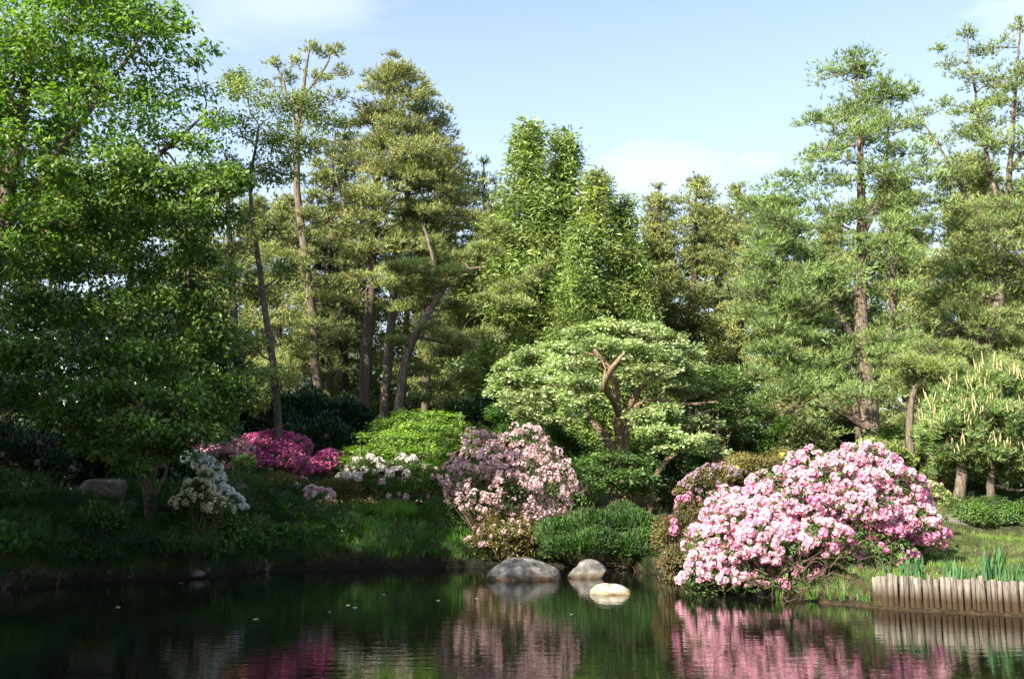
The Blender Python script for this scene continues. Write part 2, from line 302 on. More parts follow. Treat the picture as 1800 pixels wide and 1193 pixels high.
def H(x, y):
    x = np.asarray(x, float); y = np.asarray(y, float); sh = x.shape; xf = x.ravel(); yf = y.ravel()
    w_ = 1.0 / (((xf[:, None] - CTRL[:, 0])**2 + (yf[:, None] - CTRL[:, 1])**2) + .6)**1.6
    z = (w_ @ CTRL[:, 2]) / w_.sum(1); d = pond_d(xf, yf)
    ramp = np.where((xf > 5.9) & (yf < 18.5), .3, np.where(xf < -4.5, 3.0, 2.2)); u = np.clip((d + .07) / (ramp + .07), 0, 1); u = u * (2 - u)
    bump = .05 * np.sin(xf * 1.7 + .6 * yf) * np.sin(yf * 1.3) * np.clip(d / 3, 0, 1)
    land = .03 + (z - .03) * u + bump
    return np.where(d > 0, land, np.maximum(-1.2, .1 + d * 3)).reshape(sh)
def hz(x, y): return float(H(np.array([x]), np.array([y]))[0])
def axis(lo, hi, st, far):
    a = np.arange(lo, hi + st, st); g = []; s_ = st; v = a[-1]
    while v < far: s_ *= 1.25; v += s_; g.append(v)
    h = []; s_ = st; v = a[0]
    while v > -far: s_ *= 1.25; v -= s_; h.append(v)
    return np.array(h[::-1] + list(a) + g)
gx = axis(-18, 18, .34, 900); gy = axis(8, 44, .3, 900)
X, Y = np.meshgrid(gx, gy); Z = H(X, Y)
mb = MB(); nx, ny = len(gx), len(gy); i, j = np.meshgrid(np.arange(nx - 1), np.arange(ny - 1)); k = (j * nx + i).ravel()
mb.add(np.stack([X, Y, Z], -1).reshape(-1, 3), quad=np.stack([k, k + 1, k + nx + 1, k + nx], 1))
tag(mb.obj('ground', M['soil']), kind='structure')
mb = MB(); pc = POND.mean(0); ring = POND + nz(POND - pc) * .6
pts = np.r_[[pc], ring]; v = np.c_[pts, np.zeros(len(pts))]
mb.add(v, tri=[(0, 1 + a, 1 + (a + 1) % len(ring)) for a in range(len(ring))])
wo = mb.obj('pond_water', M['water'], smooth=False); tag(wo, kind='structure')
def lawn(name, poly, n, seed, tpl, size, mat):
    poly = np.array(poly, float); lo = poly.min(0); hi = poly.max(0); r = np.random.default_rng(seed)
    xs = np.arange(lo[0], hi[0], .25); ys = np.arange(lo[1], hi[1], .25)
    def inside(x, y):
        c = np.zeros(x.shape, bool)
        for a in range(len(poly)):
            p, q = poly[a], poly[(a + 1) % len(poly)]
            c ^= ((p[1] > y) != (q[1] > y)) & (x < (q[0] - p[0]) * (y - p[1]) / (q[1] - p[1] + 1e-12) + p[0])
        return c
    x = r.uniform(lo[0], hi[0], n); y = r.uniform(lo[1], hi[1], n); ok = inside(x, y) & (pond_d(x, y) > .05); x = x[ok]; y = y[ok]
    C = np.stack([x, y, H(x, y) - .005], 1); D = np.array([0, 0, 1.]) + r.normal(0, .18, C.shape); b = MB()
    place(b, tpl, C, D, r.normal(size=C.shape), size * r.uniform(.6, 1.25, len(C)))
    o = b.obj(name, mat); tag(o, kind='stuff'); return o

# ------------------------------------------------------------------ vegetation engine
def cl(px, py, rx, ry, Y, dr=.85):
    c = at(px, py, Y); return np.r_[c, rx / F * Y, rx / F * Y * dr, ry / F * Y]
def env(Y, rows, n, rng, pad=(.55, 1.2), flat=.35, dr=.8, rho=(.25, 1.0), base=None):
    """pads spread through a crown whose outline is given row by row"""
    rows = np.array(rows, float); py = rows[:, 0]; wts = (rows[:, 2] - rows[:, 1]) + 25; cum = np.r_[0, np.cumsum((wts[1:] + wts[:-1]) / 2 * np.diff(py))]; cum /= cum[-1]
    out = []
    for q in (np.arange(n) + rng.uniform(0, 1, n)) / n:
        p = np.interp(q, cum, py); xl = np.interp(p, py, rows[:, 1]); xr = np.interp(p, py, rows[:, 2])
        A = at(xl, p, Y); B = at(xr, p, Y); a = (B[0] - A[0]) / 2; cx = (A[0] + B[0]) / 2
        s_ = rng.uniform(*pad); s_ = min(s_, .75 * a + .18); f = rng.uniform(0, 2 * PI); rh = math.sqrt(rng.uniform(rho[0]**2, rho[1]**2)) * (rng.uniform(1.0, 1.3) if rng.random() < .22 else 1); s_ *= rng.choice([.65, 1, 1.2]); aa = max(0, a - s_ * .8)
        out.append([cx + rh * aa * math.cos(f), Y + rh * max(aa, a * .5) * dr * math.sin(f), A[2] + rng.normal(0, .12), s_ * 1.08, s_, s_ * flat * rng.uniform(.6, 1.05)])
    return np.array(out)
def fill(mbl, mbt, clumps, rng, nsub, nleaf, tpl, size, mode='droop', sub=.30, up=.35, twig=.010, dens=True):
    """sub-clumps on each pad, leaves round each; twigs reach the sub-clumps"""
    c = np.asarray(clumps); n = len(c)
    if n == 0: return
    nsub = int(nsub * 2.2); nleaf = nleaf / 2.2; sub = sub * .48
    u = nz(rng.normal(size=(n, nsub, 3)) + np.array([0, 0, up])); rr = rng.uniform(.4, 1.12, (n, nsub, 1))
    S = c[:, None, :3] + u * rr * c[:, None, 3:6]
    if mbt is not None:
        A = np.repeat(c[:, None, :3], nsub, 1).reshape(-1, 3) - np.array([0, 0, .1]); B = S.reshape(-1, 3); Cm = (A + B) / 2 + rng.normal(0, .06, A.shape)
        P = np.stack([A, B], 1)[::2]; tubes(mbt, P, np.broadcast_to(np.linspace(twig, twig * .35, 2), P.shape[:2]), 3)
    vol = c[:, 3:6].mean(1); vol = vol / vol.mean() if dens else np.ones(n)
    for a in range(n):
        m = max(2, int(round(.92 * nleaf * vol[a]**1.1)))
        g = rng.normal(size=(nsub, m, 3)) * (c[a, 3:6] * sub + .03); C = (S[a][:, None] + g).reshape(-1, 3)
        out = nz((C - c[a, :3]) / c[a, 3:6]**1.0)
        if mode == 'droop': D = out * np.array([1, 1, .3]) + rng.normal(0, .6, C.shape) + np.array([0, 0, -.35]); Nn = np.array([0, 0, .8]) + out * .9 + rng.normal(0, .5, C.shape)
        elif mode == 'up': D = out * np.array([1, 1, .6]) + np.array([0, 0, .75]) + rng.normal(0, .35, C.shape); Nn = rng.normal(size=C.shape)
        elif mode == 'flat': D = out * np.array([1, 1, .1]) + rng.normal(0, .5, C.shape) * np.array([1, 1, .4]); Nn = np.array([0, 0, .7]) + rng.normal(0, .45, C.shape) + out * .9
        else: D = out * .6 + rng.normal(0, .5, C.shape) + np.array([0, 0, -.3]); Nn = out + rng.normal(0, .6, C.shape)
        place(mbl, tpl, C, D, Nn, size * rng.uniform(.65, 1.25, len(C)))
def grow(stems, clumps, rng, lo=.25, k=.016, sag=.12):
    pos = []; rad = []; rid = []
    for s in stems:
        z0, z1 = s[0, 2], s[-1, 2]
        for p in s:
            if (p[2] - z0) >= lo * (z1 - z0): pos.append(p[:3]); rad.append(p[3]); rid.append(-1)
    pos = np.array(pos); rad = np.array(rad); rid = np.array(rid); c = np.asarray(clumps)
    d0 = np.array([np.min(np.linalg.norm(pos - q[:3], axis=1)) for q in c]); P = []; R = []; I = []; nid = 0
    for a in np.argsort(d0):
        t_ = c[a, :3] - np.array([0, 0, c[a, 5] * .3]); dv = t_ - pos; L = np.linalg.norm(dv, axis=1)
        cost = L + 1.3 * np.maximum(0, -dv[:, 2] + .05 * L) + np.where(rid < 0, 0, .25) ; b = int(np.argmin(cost)); ln = L[b]
        if ln < .05: continue
        A = pos[b]; Cm = (A + t_) / 2 + np.array([0, 0, rng.uniform(-.3, 1) * sag * ln]) + rng.normal(0, .09 * ln, 3) * np.array([1, 1, .5])
        pt = bez(A[None], Cm[None], t_[None], 7)[0]; pt[1:-1] += rng.normal(0, .022 * ln + .01, (5, 3))
        r0 = min(rad[b] * .75, k * ln + .02 + .012 * c[a, 3]); rr = np.linspace(r0, max(.008, r0 * .28), 7)
        if rid[b] < 0: me_ = nid; nid += 1
        else: me_ = rid[b]
        P.append(pt); R.append(rr); I.append(me_); pos = np.r_[pos, pt[2:]]; rad = np.r_[rad, rr[2:]]; rid = np.r_[rid, np.full(5, me_)]
    return np.array(P), np.array(R), np.array(I)
def stem(Y, pts, m=14, wob=.02, rng=None):
    """pts: (px, py, radius[, depth offset]) from the base up"""
    p = np.array([np.r_[at(q[0], q[1], Y + (q[3] if len(q) > 3 else 0)), q[2]] for q in pts]); s = smooth_path(p, m); s[:, 3] = np.maximum(s[:, 3], .012)
    if rng is not None: s[1:-1, :2] += rng.normal(0, wob, (m - 2, 2))
    return s
def tree(name, label, cat, stems, clumps, mats, rng, nsub=10, nleaf=12, tpl=NEEDLE, size=.16, mode='up', sub=.3, group=None, lo=.25, limbs=10, k=.016,
         crown='crown', twig=.010, up=.35, sag=.12, extra=None, tw=True, trunk='trunk'):
    stems = [s.copy() for s in stems]
    bx, by = stems[0][0, 0], stems[0][0, 1]; gz = hz(bx, by); base = np.array([bx, by, gz])
    for si, s in enumerate(stems):      # carry every stem down into the soil with a flared foot
        g = hz(s[0, 0], s[0, 1])
        if g - .1 < s[0, 2] < g + 1.9:
            ft = s[0].copy(); ft[2] = g - .15; ft[:2] += (s[0, :2] - s[2, :2]) * .3; ft[3] = s[0, 3] * 1.25; md = (ft + s[0]) / 2; md[3] = s[0, 3] * 1.05; stems[si] = np.vstack([ft, md, s])
    root = thing(name, base, label, cat, group)
    mt = MB()
    for s in stems: tubes(mt, s[:, :3], s[:, 3], 9)
    mt.obj(trunk, mats[1], root, base)
    ml = MB(); mtw = MB()
    if len(clumps):
        P, R, I = grow(stems, clumps, rng, lo, k, sag)
        ids = np.unique(I); ln = {q: R[I == q].max() * 10 + np.linalg.norm(P[I == q][:, -1] - P[I == q][:, 0], axis=1).sum() for q in ids}
        top = sorted(ids, key=lambda q: -ln[q])[:limbs]
        for q in top:
            m_ = MB(); tubes(m_, P[I == q], R[I == q], 6); m_.obj('limb', mats[1], root, base)
        rest = ~np.isin(I, top)
        if rest.any(): tubes(mtw, P[rest], R[rest], 4)
        groups = clumps if isinstance(clumps, list) else [clumps]
        fill(ml, mtw if tw else None, clumps, rng, nsub, nleaf, tpl, size, mode, sub, up, twig)
        if extra: extra(ml, mtw)
        if mtw.n: tag(mtw.obj('twigs', mats[1], root, base), kind='stuff')
        ml.obj(crown, mats[0], root, base)
    return root, base

# flower clusters ------------------------------------------------------
def flower_mesh(name, mat, seed, nf=9, fl=.42):
    r = np.random.default_rng(seed); b = MB()
    for i_ in range(nf):
        zz = 1 - (i_ + .3) / nf * 1.15; a = i_ * 2.4 + r.uniform(-.3, .3); d = np.array([math.cos(a) * math.sqrt(max(0, 1 - zz * zz)), math.sin(a) * math.sqrt(max(0, 1 - zz * zz)), zz])
        s_ = nz(np.cross(d, r.normal(size=3))); u = np.cross(s_, d); c = d * np.array([.62, .62, .42])
        v = [c]
        for p in range(5):
            b0 = p / 5 * 2 * PI + r.uniform(-.1, .1); f = fl * r.uniform(.85, 1.15)
            for db in (-.45, .45): v.append(c + d * .22 + (math.cos(b0 + db) * s_ + math.sin(b0 + db) * u) * f)
        b.add(np.array(v), tri=[(0, 1 + 2 * p, 2 + 2 * p) for p in range(5)])
    return b.mesh(name, mat, smooth=False)
FM = {}
def flowers(root, base, pts, nrm, size, key, rng, parts=300, name='flower_cluster', nf=9, fl=.42):
    if (key, nf) not in FM: FM[(key, nf)] = [flower_mesh('flower_cluster', M[key], 10 + q, nf, fl) for q in range(4)]
    ms = FM[(key, nf)]
    dcam = np.linalg.norm(pts - np.array([0, 0, CAMZ]), axis=1); fac = (nrm * nz(np.array([0, 0, CAMZ]) - pts)).sum(1)
    order = np.argsort(dcam * .3 - fac * 2.0); size = size * rng.uniform(.55, 1.4, len(pts)); joined = MB()
    for c_, q in enumerate(order):
        rot = Vector(nz(nrm[q] + rng.normal(0, .25, 3))).to_track_quat('Z', 'Y').to_euler()
        if c_ < parts:
            o = bpy.data.objects.new(name, ms[int(rng.integers(4))]); COL.objects.link(o); o.parent = root
            o.location = tuple(float(a) for a in (pts[q] - base)); o.rotation_euler = rot; o.scale = (float(size[q]),) * 3
        else:
            mm = ms[int(rng.integers(4))]; v = np.empty(len(mm.vertices) * 3, np.float32); mm.vertices.foreach_get('co', v); v = v.reshape(-1, 3)
            ix = np.arange(len(v)); R_ = np.array(rot.to_matrix()); joined.add((v * size[q]) @ R_.T + pts[q], tri=np.array([p.vertices[:] for p in mm.polygons]))
    if joined.n: tag(joined.obj(name + 's', M[key], root, base, smooth=False), kind='stuff')
def shell(clumps, n, rng, lo=.85, hi=1.04, zmin=-.35, bump=.10):
    """points and normals on the outside of a union of ellipsoids"""
    c = np.asarray(clumps); ar = c[:, 3] * c[:, 5] + .02; out = []; nr = []
    idx = rng.choice(len(c), n * 3, p=ar / ar.sum()); u = nz(rng.normal(size=(n * 3, 3))); u = u[:]; 
    keep = u[:, 2] > zmin; idx = idx[keep]; u = u[keep]
    f = rng.uniform(lo, hi, (len(u), 1)); P = c[idx, :3] + u * c[idx, 3:6] * f
    P += nz(u) * (bump * (np.sin(P[:, :1] * 5.1 + P[:, 2:3] * 3.7) + np.sin(P[:, 2:3] * 6.3 + P[:, 1:2] * 4.9 + 1)))
    ok = np.ones(len(P), bool)
    for a in range(len(c)): ok &= (((P - c[a, :3]) / c[a, 3:6])**2).sum(1) > .72 * (idx != a)
    P = P[ok][:n]; return P, nz((u / c[idx, 3:6])[ok][:n])
def shrub(name, label, Y, clumps, mat, rng, nleaf=6000, tpl=LEAF, size=.07, mode='droop', fl=None, nst=16, cat='shrub', bark='twig', inner=.45, bump=.08, group=None, stemr=.016, foliage='foliage', zmin=-.35, leaf_hi=1.04, fillg=True):
    """fl: list of (material key, count, size, subset of clumps or None, parts, florets)"""
    c = np.array([cl(*q[:4], Y + (q[4] if len(q) > 4 else 0)) for q in clumps]); cx = np.average(c[:, 0], weights=c[:, 3]); base = np.array([cx, Y, 0.]); base[1] = np.average(c[:, 1], weights=c[:, 3]); base[2] = hz(cx, base[1])
    root = thing(name, base, label, cat, group)
    ms = MB(); T_ = c[rng.integers(len(c), size=nst)]; B = T_[:, :3] + nz(rng.normal(size=(nst, 3)) + np.array([0, 0, .4])) * T_[:, 3:6] * .85
    A = base + rng.normal(0, .16, (nst, 3)) * np.array([1, 1, 0]) - np.array([0, 0, .08]); Cm = (A * .45 + B * .55); Cm[:, 2] = A[:, 2] * .5 + B[:, 2] * .5 - .1; Cm += rng.normal(0, .12, Cm.shape)
    P = bez(A, Cm, B, 6); tubes(ms, P, np.broadcast_to(np.linspace(stemr, stemr * .35, 6), P.shape[:2]), 5); ms.obj('stems', M[bark], root, base)
    if fillg:
        lo_ = c.copy(); gap = c[:, 2] - c[:, 5] - np.array([hz(a[0], a[1]) for a in c]); k_ = (gap > .05) & (gap < 1.1) & (c[:, 2] < np.median(c[:, 2]) + .3)
        if k_.any():
            lo_ = lo_[k_]; lo_[:, 2] -= (gap[k_] + .05) * .6; lo_[:, 5] += gap[k_] * .35; lo_[:, 3:5] *= .85; P_, n_ = shell(lo_, int(nleaf * .3), rng, inner, 1.05, -.9, bump)
            ml_ = MB(); place(ml_, tpl, P_, n_ + rng.normal(0, .6, P_.shape) + np.array([0, 0, .3 if mode == 'up' else -.2]), n_ + rng.normal(0, .5, P_.shape), size * rng.uniform(.6, 1.3, len(P_))); ml_.obj('lower_foliage', M[mat], root, base)
    P, nr = shell(c, nleaf, rng, inner, leaf_hi, zmin, bump)
    if mode == 'up': D = nr * .6 + np.array([0, 0, .6]) + rng.normal(0, .35, P.shape); Nn = rng.normal(size=P.shape)
    elif mode == 'flat': D = nr * np.array([1, 1, .2]) + rng.normal(0, .4, P.shape) * np.array([1, 1, .5]); Nn = np.array([0, 0, 1.]) + nr * .4 + rng.normal(0, .3, P.shape)
    else: D = nr * np.array([1, 1, .3]) + rng.normal(0, .7, P.shape) + np.array([0, 0, -.2]); Nn = nr + np.array([0, 0, .5]) + rng.normal(0, .4, P.shape)
    ml = MB(); place(ml, tpl, P, D, Nn, size * rng.uniform(.6, 1.3, len(P))); ml.obj(foliage, M[mat], root, base)
    for f in (fl or []):
        cc = c if f[3] is None else c[list(f[3])]; Pf, nf_ = shell(cc, f[1], rng, .97, 1.08, -.25, bump)
        flowers(root, base, Pf, nf_, f[2], f[0], rng, f[4], nf=f[5])
    return root, base

def rock(name, label, px, py, wpx, hpx, Y, mat, seed, dr=.75, cat='rock', group=None, cuts=7, lift=None, sharp=.75, boxy=0):
    """py = where its foot shows"""
    import bmesh
    r = np.random.default_rng(seed); bm = bmesh.new(); bmesh.ops.create_icosphere(bm, subdivisions=5 if wpx > 65 else 3, radius=1); v = np.array([q.co[:] for q in bm.verts]); f = np.array([[a.index for a in q.verts] for q in bm.faces]); bm.free()
    if boxy: v = np.sign(v) * np.abs(v)**boxy
    for _ in range(cuts):
        d = nz(r.normal(size=3) * np.array([1, 1, .8])); h = r.uniform(sharp, .95); e = np.maximum(0, v @ d - h); v -= e[:, None] * d * .97
    for fr, am in ((1.7, .07), (4, .028), (9, .012), (19, .006)):
        a = r.uniform(0, 6, 6); v *= 1 + am * (np.sin(v[:, :1] * fr + a[0] + 1.3 * np.sin(v[:, 1:2] * fr * 1.2 + a[4])) * np.sin(v[:, 1:2] * fr * 1.1 + a[1]) + np.sin(v[:, 2:] * fr * 1.3 + a[2] + v[:, :1] * fr + a[5]))
    p = at(px, py, Y); zb = p[2] if lift is None else lift; W_ = wpx / F * Y / 2; h = hpx / F * Y
    v -= v.mean(0); v[:, 0] /= np.abs(v[:, 0]).max(); v[:, 1] /= np.abs(v[:, 1]).max(); v[:, 2] /= v[:, 2].max()
    v *= np.array([W_, W_ * dr, h * .97]); v[:, 2] = np.where(v[:, 2] < 0, v[:, 2] * .6, v[:, 2])
    b = MB(); b.add(v, tri=f); o = b.obj(name, mat); o.location = (p[0], Y + W_ * dr * .6, zb); return tag(o, label, cat, group)

# ------------------------------------------------------------------ palisade and banks
def palisade():
    r = np.random.default_rng(5); line = np.array([(5.93, 16.75), (6.0, 16.42), (6.9, 15.82), (7.9, 15.32), (9.2, 14.9), (10.6, 14.3)])
    d = np.r_[0, np.cumsum(np.linalg.norm(np.diff(line, axis=0), axis=1))]
    root = thing('log_palisade', (6.0, 16.4, .03), 'retaining edge of upright weathered grey logs along the water below the lawn', 'palisade')
    s = 0.0; q = 0
    while s < d[-1]:
        w_ = r.uniform(.062, .118) / 2; s += w_; x = np.interp(s, d, line[:, 0]); y = np.interp(s, d, line[:, 1]); s += w_ * .97
        top = .505 + r.normal(0, .022) + (.05 if r.random() < .08 else 0); k = 9; b = MB(); zz = np.array([-.45, -.1, .12, .3, top - .012, top])
        ln = r.normal(0, .014, 2); ang = np.arange(k) / k * 2 * PI; sh = 1 + r.normal(0, .07, k); V = []
        for z in zz:
            rr = w_ * (1.0 if z < top - .001 else .86) * (1 - .06 * (z > .1)); V.append(np.stack([x + ln[0] * z * 2 + np.cos(ang) * rr * sh, y + ln[1] * z * 2 + np.sin(ang) * rr * sh, np.full(k, z) + (r.normal(0, .004, k) if z > .4 else 0)], 1))
        V = np.array(V); n = len(zz); Q = [(a * k + c, a * k + (c + 1) % k, (a + 1) * k + (c + 1) % k, (a + 1) * k + c) for a in range(n - 1) for c in range(k)]
        b.add(np.r_[V.reshape(-1, 3), [V[-1].mean(0) + [0, 0, -.004]]], tri=[((n - 1) * k + c, (n - 1) * k + (c + 1) % k, n * k) for c in range(k)], quad=Q)
        b.obj('log', M['log'], root, np.array([6.0, 16.4, .03])); q += 1
palisade()
# a low wet mud shelf at the foot of the logs
r = np.random.default_rng(8); mb = MB(); ln = np.array([(5.2, 17.3), (5.8, 16.62), (6.0, 16.28), (6.9, 15.68), (7.9, 15.18), (9.2, 14.76), (10.6, 14.2)]); m_ = 120
sp = smooth_path(np.c_[ln, np.zeros(len(ln))], m_); prof = np.array([(-.08, -.1), (-.05, -.01), (-.02, .02), (.03, .04), (.12, .05)]); nrm2 = np.array([.45, .9])
V = np.array([[(p[0] + nrm2[0] * o + .015 * math.sin(i * 1.3 + o * 30), p[1] + nrm2[1] * o, z + .025 * math.sin(i * .9) * math.sin(i * .37 + 1) + r.normal(0, .008)) for o, z in prof] for i, p in enumerate(sp)])
mb.add(V.reshape(-1, 3), quad=[(i * 5 + a, i * 5 + a + 1, (i + 1) * 5 + a + 1, (i + 1) * 5 + a) for i in range(m_ - 1) for a in range(4)])
tag(mb.obj('mud_bank', M['mud']), kind='structure')

# ------------------------------------------------------------------ rocks
rock('granite_boulder', 'long low grey granite boulder at the far waterline, largest rock in the pond', 916, 1017, 142, 40, 22.2, M['stone'], 3, .55, 'rock', 'boulders standing in the pond', 9, -.01, .78)
rock('granite_boulder', 'taller peaked grey granite boulder just right of the long one', 1035, 1012, 82, 33, 22.8, M['stone'], 11, .7, 'rock', 'boulders standing in the pond', 8, -.01, .74)
rock('flat_rock', 'small flat sunlit cream coloured rock standing alone in the water', 1074, 1039, 70, 19, 18.9, M['stone_p'], 5, .6, 'rock', None, 6, -.01, .8)
rock('shore_stone', 'small brown stone among reeds on the shaded left shore', 345, 1010, 28, 9, 22.6, M['stone_d'], 7, .7, 'rock', None, 6, None)
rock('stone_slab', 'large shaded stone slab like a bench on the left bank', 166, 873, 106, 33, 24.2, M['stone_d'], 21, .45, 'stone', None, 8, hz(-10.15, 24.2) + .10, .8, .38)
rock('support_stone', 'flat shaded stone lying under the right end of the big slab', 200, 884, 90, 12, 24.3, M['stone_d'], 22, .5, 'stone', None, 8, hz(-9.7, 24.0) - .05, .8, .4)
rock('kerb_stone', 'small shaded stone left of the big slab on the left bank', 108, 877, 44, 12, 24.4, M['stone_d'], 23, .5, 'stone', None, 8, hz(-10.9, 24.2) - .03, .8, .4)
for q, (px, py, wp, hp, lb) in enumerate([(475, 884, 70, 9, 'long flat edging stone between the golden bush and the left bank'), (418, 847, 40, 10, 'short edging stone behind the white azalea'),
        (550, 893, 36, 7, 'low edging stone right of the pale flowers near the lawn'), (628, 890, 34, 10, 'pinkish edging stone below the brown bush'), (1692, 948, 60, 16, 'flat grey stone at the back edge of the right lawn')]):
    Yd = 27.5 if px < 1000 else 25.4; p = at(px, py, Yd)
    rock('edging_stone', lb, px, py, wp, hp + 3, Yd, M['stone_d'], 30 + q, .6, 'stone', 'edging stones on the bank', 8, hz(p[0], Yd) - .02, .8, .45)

# ------------------------------------------------------------------ trees of the left
R_ = np.random.default_rng
r = R_(101)
Yl = 26
st = [stem(Yl, [(-60, 900, .30), (-40, 700, .26), (0, 420, .20), (40, 200, .14), (70, -20, .06)], rng=r), stem(Yl, [(0, 420, .14), (110, 260, .10), (210, 120, .06), (280, 20, .03)], rng=r), stem(Yl, [(-10, 460, .13), (130, 380, .10), (260, 290, .07), (360, 200, .03)], rng=r), stem(Yl, [(40, 200, .1), (-60, 80, .06)], rng=r)]
C = env(Yl, [(-140, -100, 180), (-60, -160, 280), (20, -180, 330), (80, -180, 368), (150, -170, 360), (230, -160, 370), (300, -150, 330), (380, -140, 280), (440, -140, 200)], 118, r, (.7, 1.35), .42, rho=(.2, 1))
C = np.r_[C, np.array([cl(px, py, rx, ry, Yl + dy) for px, py, rx, ry, dy in [(365, 85, 22, 9, 0), (345, 110, 26, 10, 0), (300, 20, 30, 14, 0), (325, 45, 20, 9, 0), (380, 215, 30, 12, -1), (350, 250, 36, 14, -1)]])]
tree('overhanging_tree', 'large fresh green broadleaf tree filling the top left corner', 'tree', st, C, (M['maple'], M['bark']), r, 11, 34, LEAF, .17, 'droop', .34, k=.012, sag=.05, lo=.3)
r = R_(102); Y2 = 23.6
st = [stem(Y2, [(262, 866, 0.050), (268, 800, 0.043), (250, 700, 0.036), (215, 560, 0.032), (160, 430, 0.022), (150, 330, 0.014)], rng=r), stem(Y2, [(275, 866, 0.043), (300, 790, 0.036), (318, 680, 0.032), (330, 540, 0.025), (330, 400, 0.018)], rng=r),
      stem(Y2, [(255, 868, 0.043), (235, 800, 0.036), (190, 700, 0.029), (120, 600, 0.029), (104, 480, 0.022)], rng=r), stem(Y2, [(268, 868, 0.036), (285, 790, 0.032), (350, 730, 0.022), (400, 650, 0.014)], rng=r), stem(Y2, [(260, 868, 0.036), (255, 780, 0.029), (270, 660, 0.025), (280, 480, 0.018)], rng=r)]
C = [cl(px, py, rx, ry * 1.45, Y2 + dy * 1.6 - 2.0, .9) for px, py, rx, ry, dy in [
    (120, 300, 60, 16, -1), (210, 290, 60, 16, -1), (420, 315, 26, 10, -1), (380, 335, 40, 12, -1.3), (180, 350, 90, 22, -.5), (270, 330, 80, 20, -1), (340, 310, 70, 18, -1), (120, 390, 60, 18, -.5), (220, 400, 80, 24, 0), (310, 390, 70, 24, 0), (380, 370, 40, 20, 0), (400, 320, 40, 16, -.5),
    (60, 450, 60, 24, 0), (150, 470, 80, 26, .6), (250, 470, 70, 28, .5), (340, 460, 50, 28, .5), (40, 540, 50, 28, 0), (130, 560, 60, 28, .5), (220, 550, 60, 28, 0), (300, 540, 60, 28, .3), (370, 530, 40, 28, .3),
    (80, 620, 60, 18, -.5), (170, 640, 60, 24, -.6), (250, 630, 60, 26, -.6), (330, 620, 50, 28, 0), (390, 600, 30, 26, .4), (160, 690, 50, 16, -1.3), (230, 700, 60, 22, -1.2), (310, 700, 50, 26, -.8), (370, 690, 40, 26, -.2),
    (250, 752, 55, 16, -1.4), (330, 760, 50, 18, -.8), (390, 745, 36, 18, 0), (20, 620, 40, 24, -.5), (420, 690, 30, 20, .4), (280, 790, 50, 14, -.6), (120, 740, 60, 18, -.4), (50, 700, 50, 22, 0), (180, 775, 50, 16, -.2), (230, 812, 44, 12, .6), (60, 380, 50, 20, 0), (20, 460, 40, 24, .6)]]
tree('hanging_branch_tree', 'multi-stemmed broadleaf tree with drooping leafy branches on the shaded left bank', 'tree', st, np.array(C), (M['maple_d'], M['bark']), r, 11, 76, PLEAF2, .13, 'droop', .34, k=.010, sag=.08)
r = R_(103); Y3 = 31
st = [stem(Y3, [(490, 770, .14), (484, 690, .125), (470, 560, .10), (452, 440, .085), (440, 340, .06), (455, 220, .035)], rng=r)]
C = [cl(px, py, rx, ry, Y3 + dy) for px, py, rx, ry, dy in [(430, 160, 45, 28, 0), (480, 190, 50, 30, 0), (540, 190, 45, 26, 0), (400, 220, 40, 26, -.5), (460, 250, 50, 28, -.7), (530, 250, 50, 26, .3), (580, 215, 30, 20, .5), (390, 290, 40, 24, 0), (450, 310, 40, 24, 0), (500, 300, 36, 22, .8),
    (410, 140, 26, 18, .5), (420, 390, 40, 24, .8), (470, 400, 34, 20, -.6), (400, 480, 30, 22, 0), (450, 520, 36, 22, .5), (500, 470, 26, 16, 0), (430, 600, 40, 18, 0), (480, 660, 45, 14, -.5), (450, 700, 50, 14, -.8)]]
tree('slender_tree', 'slender pale-leaved tree with thin curved dark trunk left of the pines', 'tree', st, np.array(C), (M['light'], M['bark_d']), r, 10, 85, LEAF, .12, 'droop', .38, k=.011)
r = R_(104); Y4 = 34
st = [stem(Y4, [(410, 770, .17), (412, 640, .15), (408, 500, .12), (400, 380, .08), (396, 300, .04)], rng=r)]
C = env(Y4, [(300, 370, 420), (380, 350, 450), (480, 350, 470), (600, 350, 480), (720, 360, 470)], 30, r, (.5, .9), .45)
tree('hidden_pine', 'thin dark-trunked pine half hidden behind the drooping branches', 'tree', st, C, (M['pine'], M['bark_d']), r, 8, 12, NEEDLE, .2, 'up', .3)
# dark conifers behind the left bank
r = R_(105)
def spruce(px, Yc, top, wid, label, rr, mat='spruce', n=70, nl=12, w0=.2):
    b = at(px, 860, Yc); zt = at(px, top, Yc); g = hz(b[0], Yc)
    s = np.array([[b[0], Yc, g, w0], [b[0] + .1, Yc, (g + zt[2]) / 2, w0 * .6], [b[0] + .05, Yc, zt[2], .02]]); s = smooth_path(s, 12)
    out = []
    for q in range(n):
        u = (q + rr.uniform()) / n; z = g + .8 + u * (zt[2] - g - .9); a = wid / F * Yc / 2 * (1 - u)**.75 + .15; f = rr.uniform(0, 2 * PI); rh = rr.uniform(.4, 1)
        out.append([b[0] + rh * a * math.cos(f) * .75, Yc + rh * a * math.sin(f) * .75, z - .1 * a, a * .38 + .2, a * .38 + .2, .22 + a * .07])
    return tree('dark_conifer', label, 'tree', [s], np.array(out), (M[mat], M['bark_d']), rr, 9, nl, NEEDLE2, .26, 'flat', .32, 'dark conifers behind the left bank', lo=.05, sag=-.1, twig=.014)
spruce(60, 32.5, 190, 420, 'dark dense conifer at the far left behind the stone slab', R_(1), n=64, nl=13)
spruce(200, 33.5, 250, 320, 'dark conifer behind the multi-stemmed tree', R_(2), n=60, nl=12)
spruce(-90, 31, 60, 420, 'dark conifer at the left edge of the picture', R_(3), n=50, nl=11)
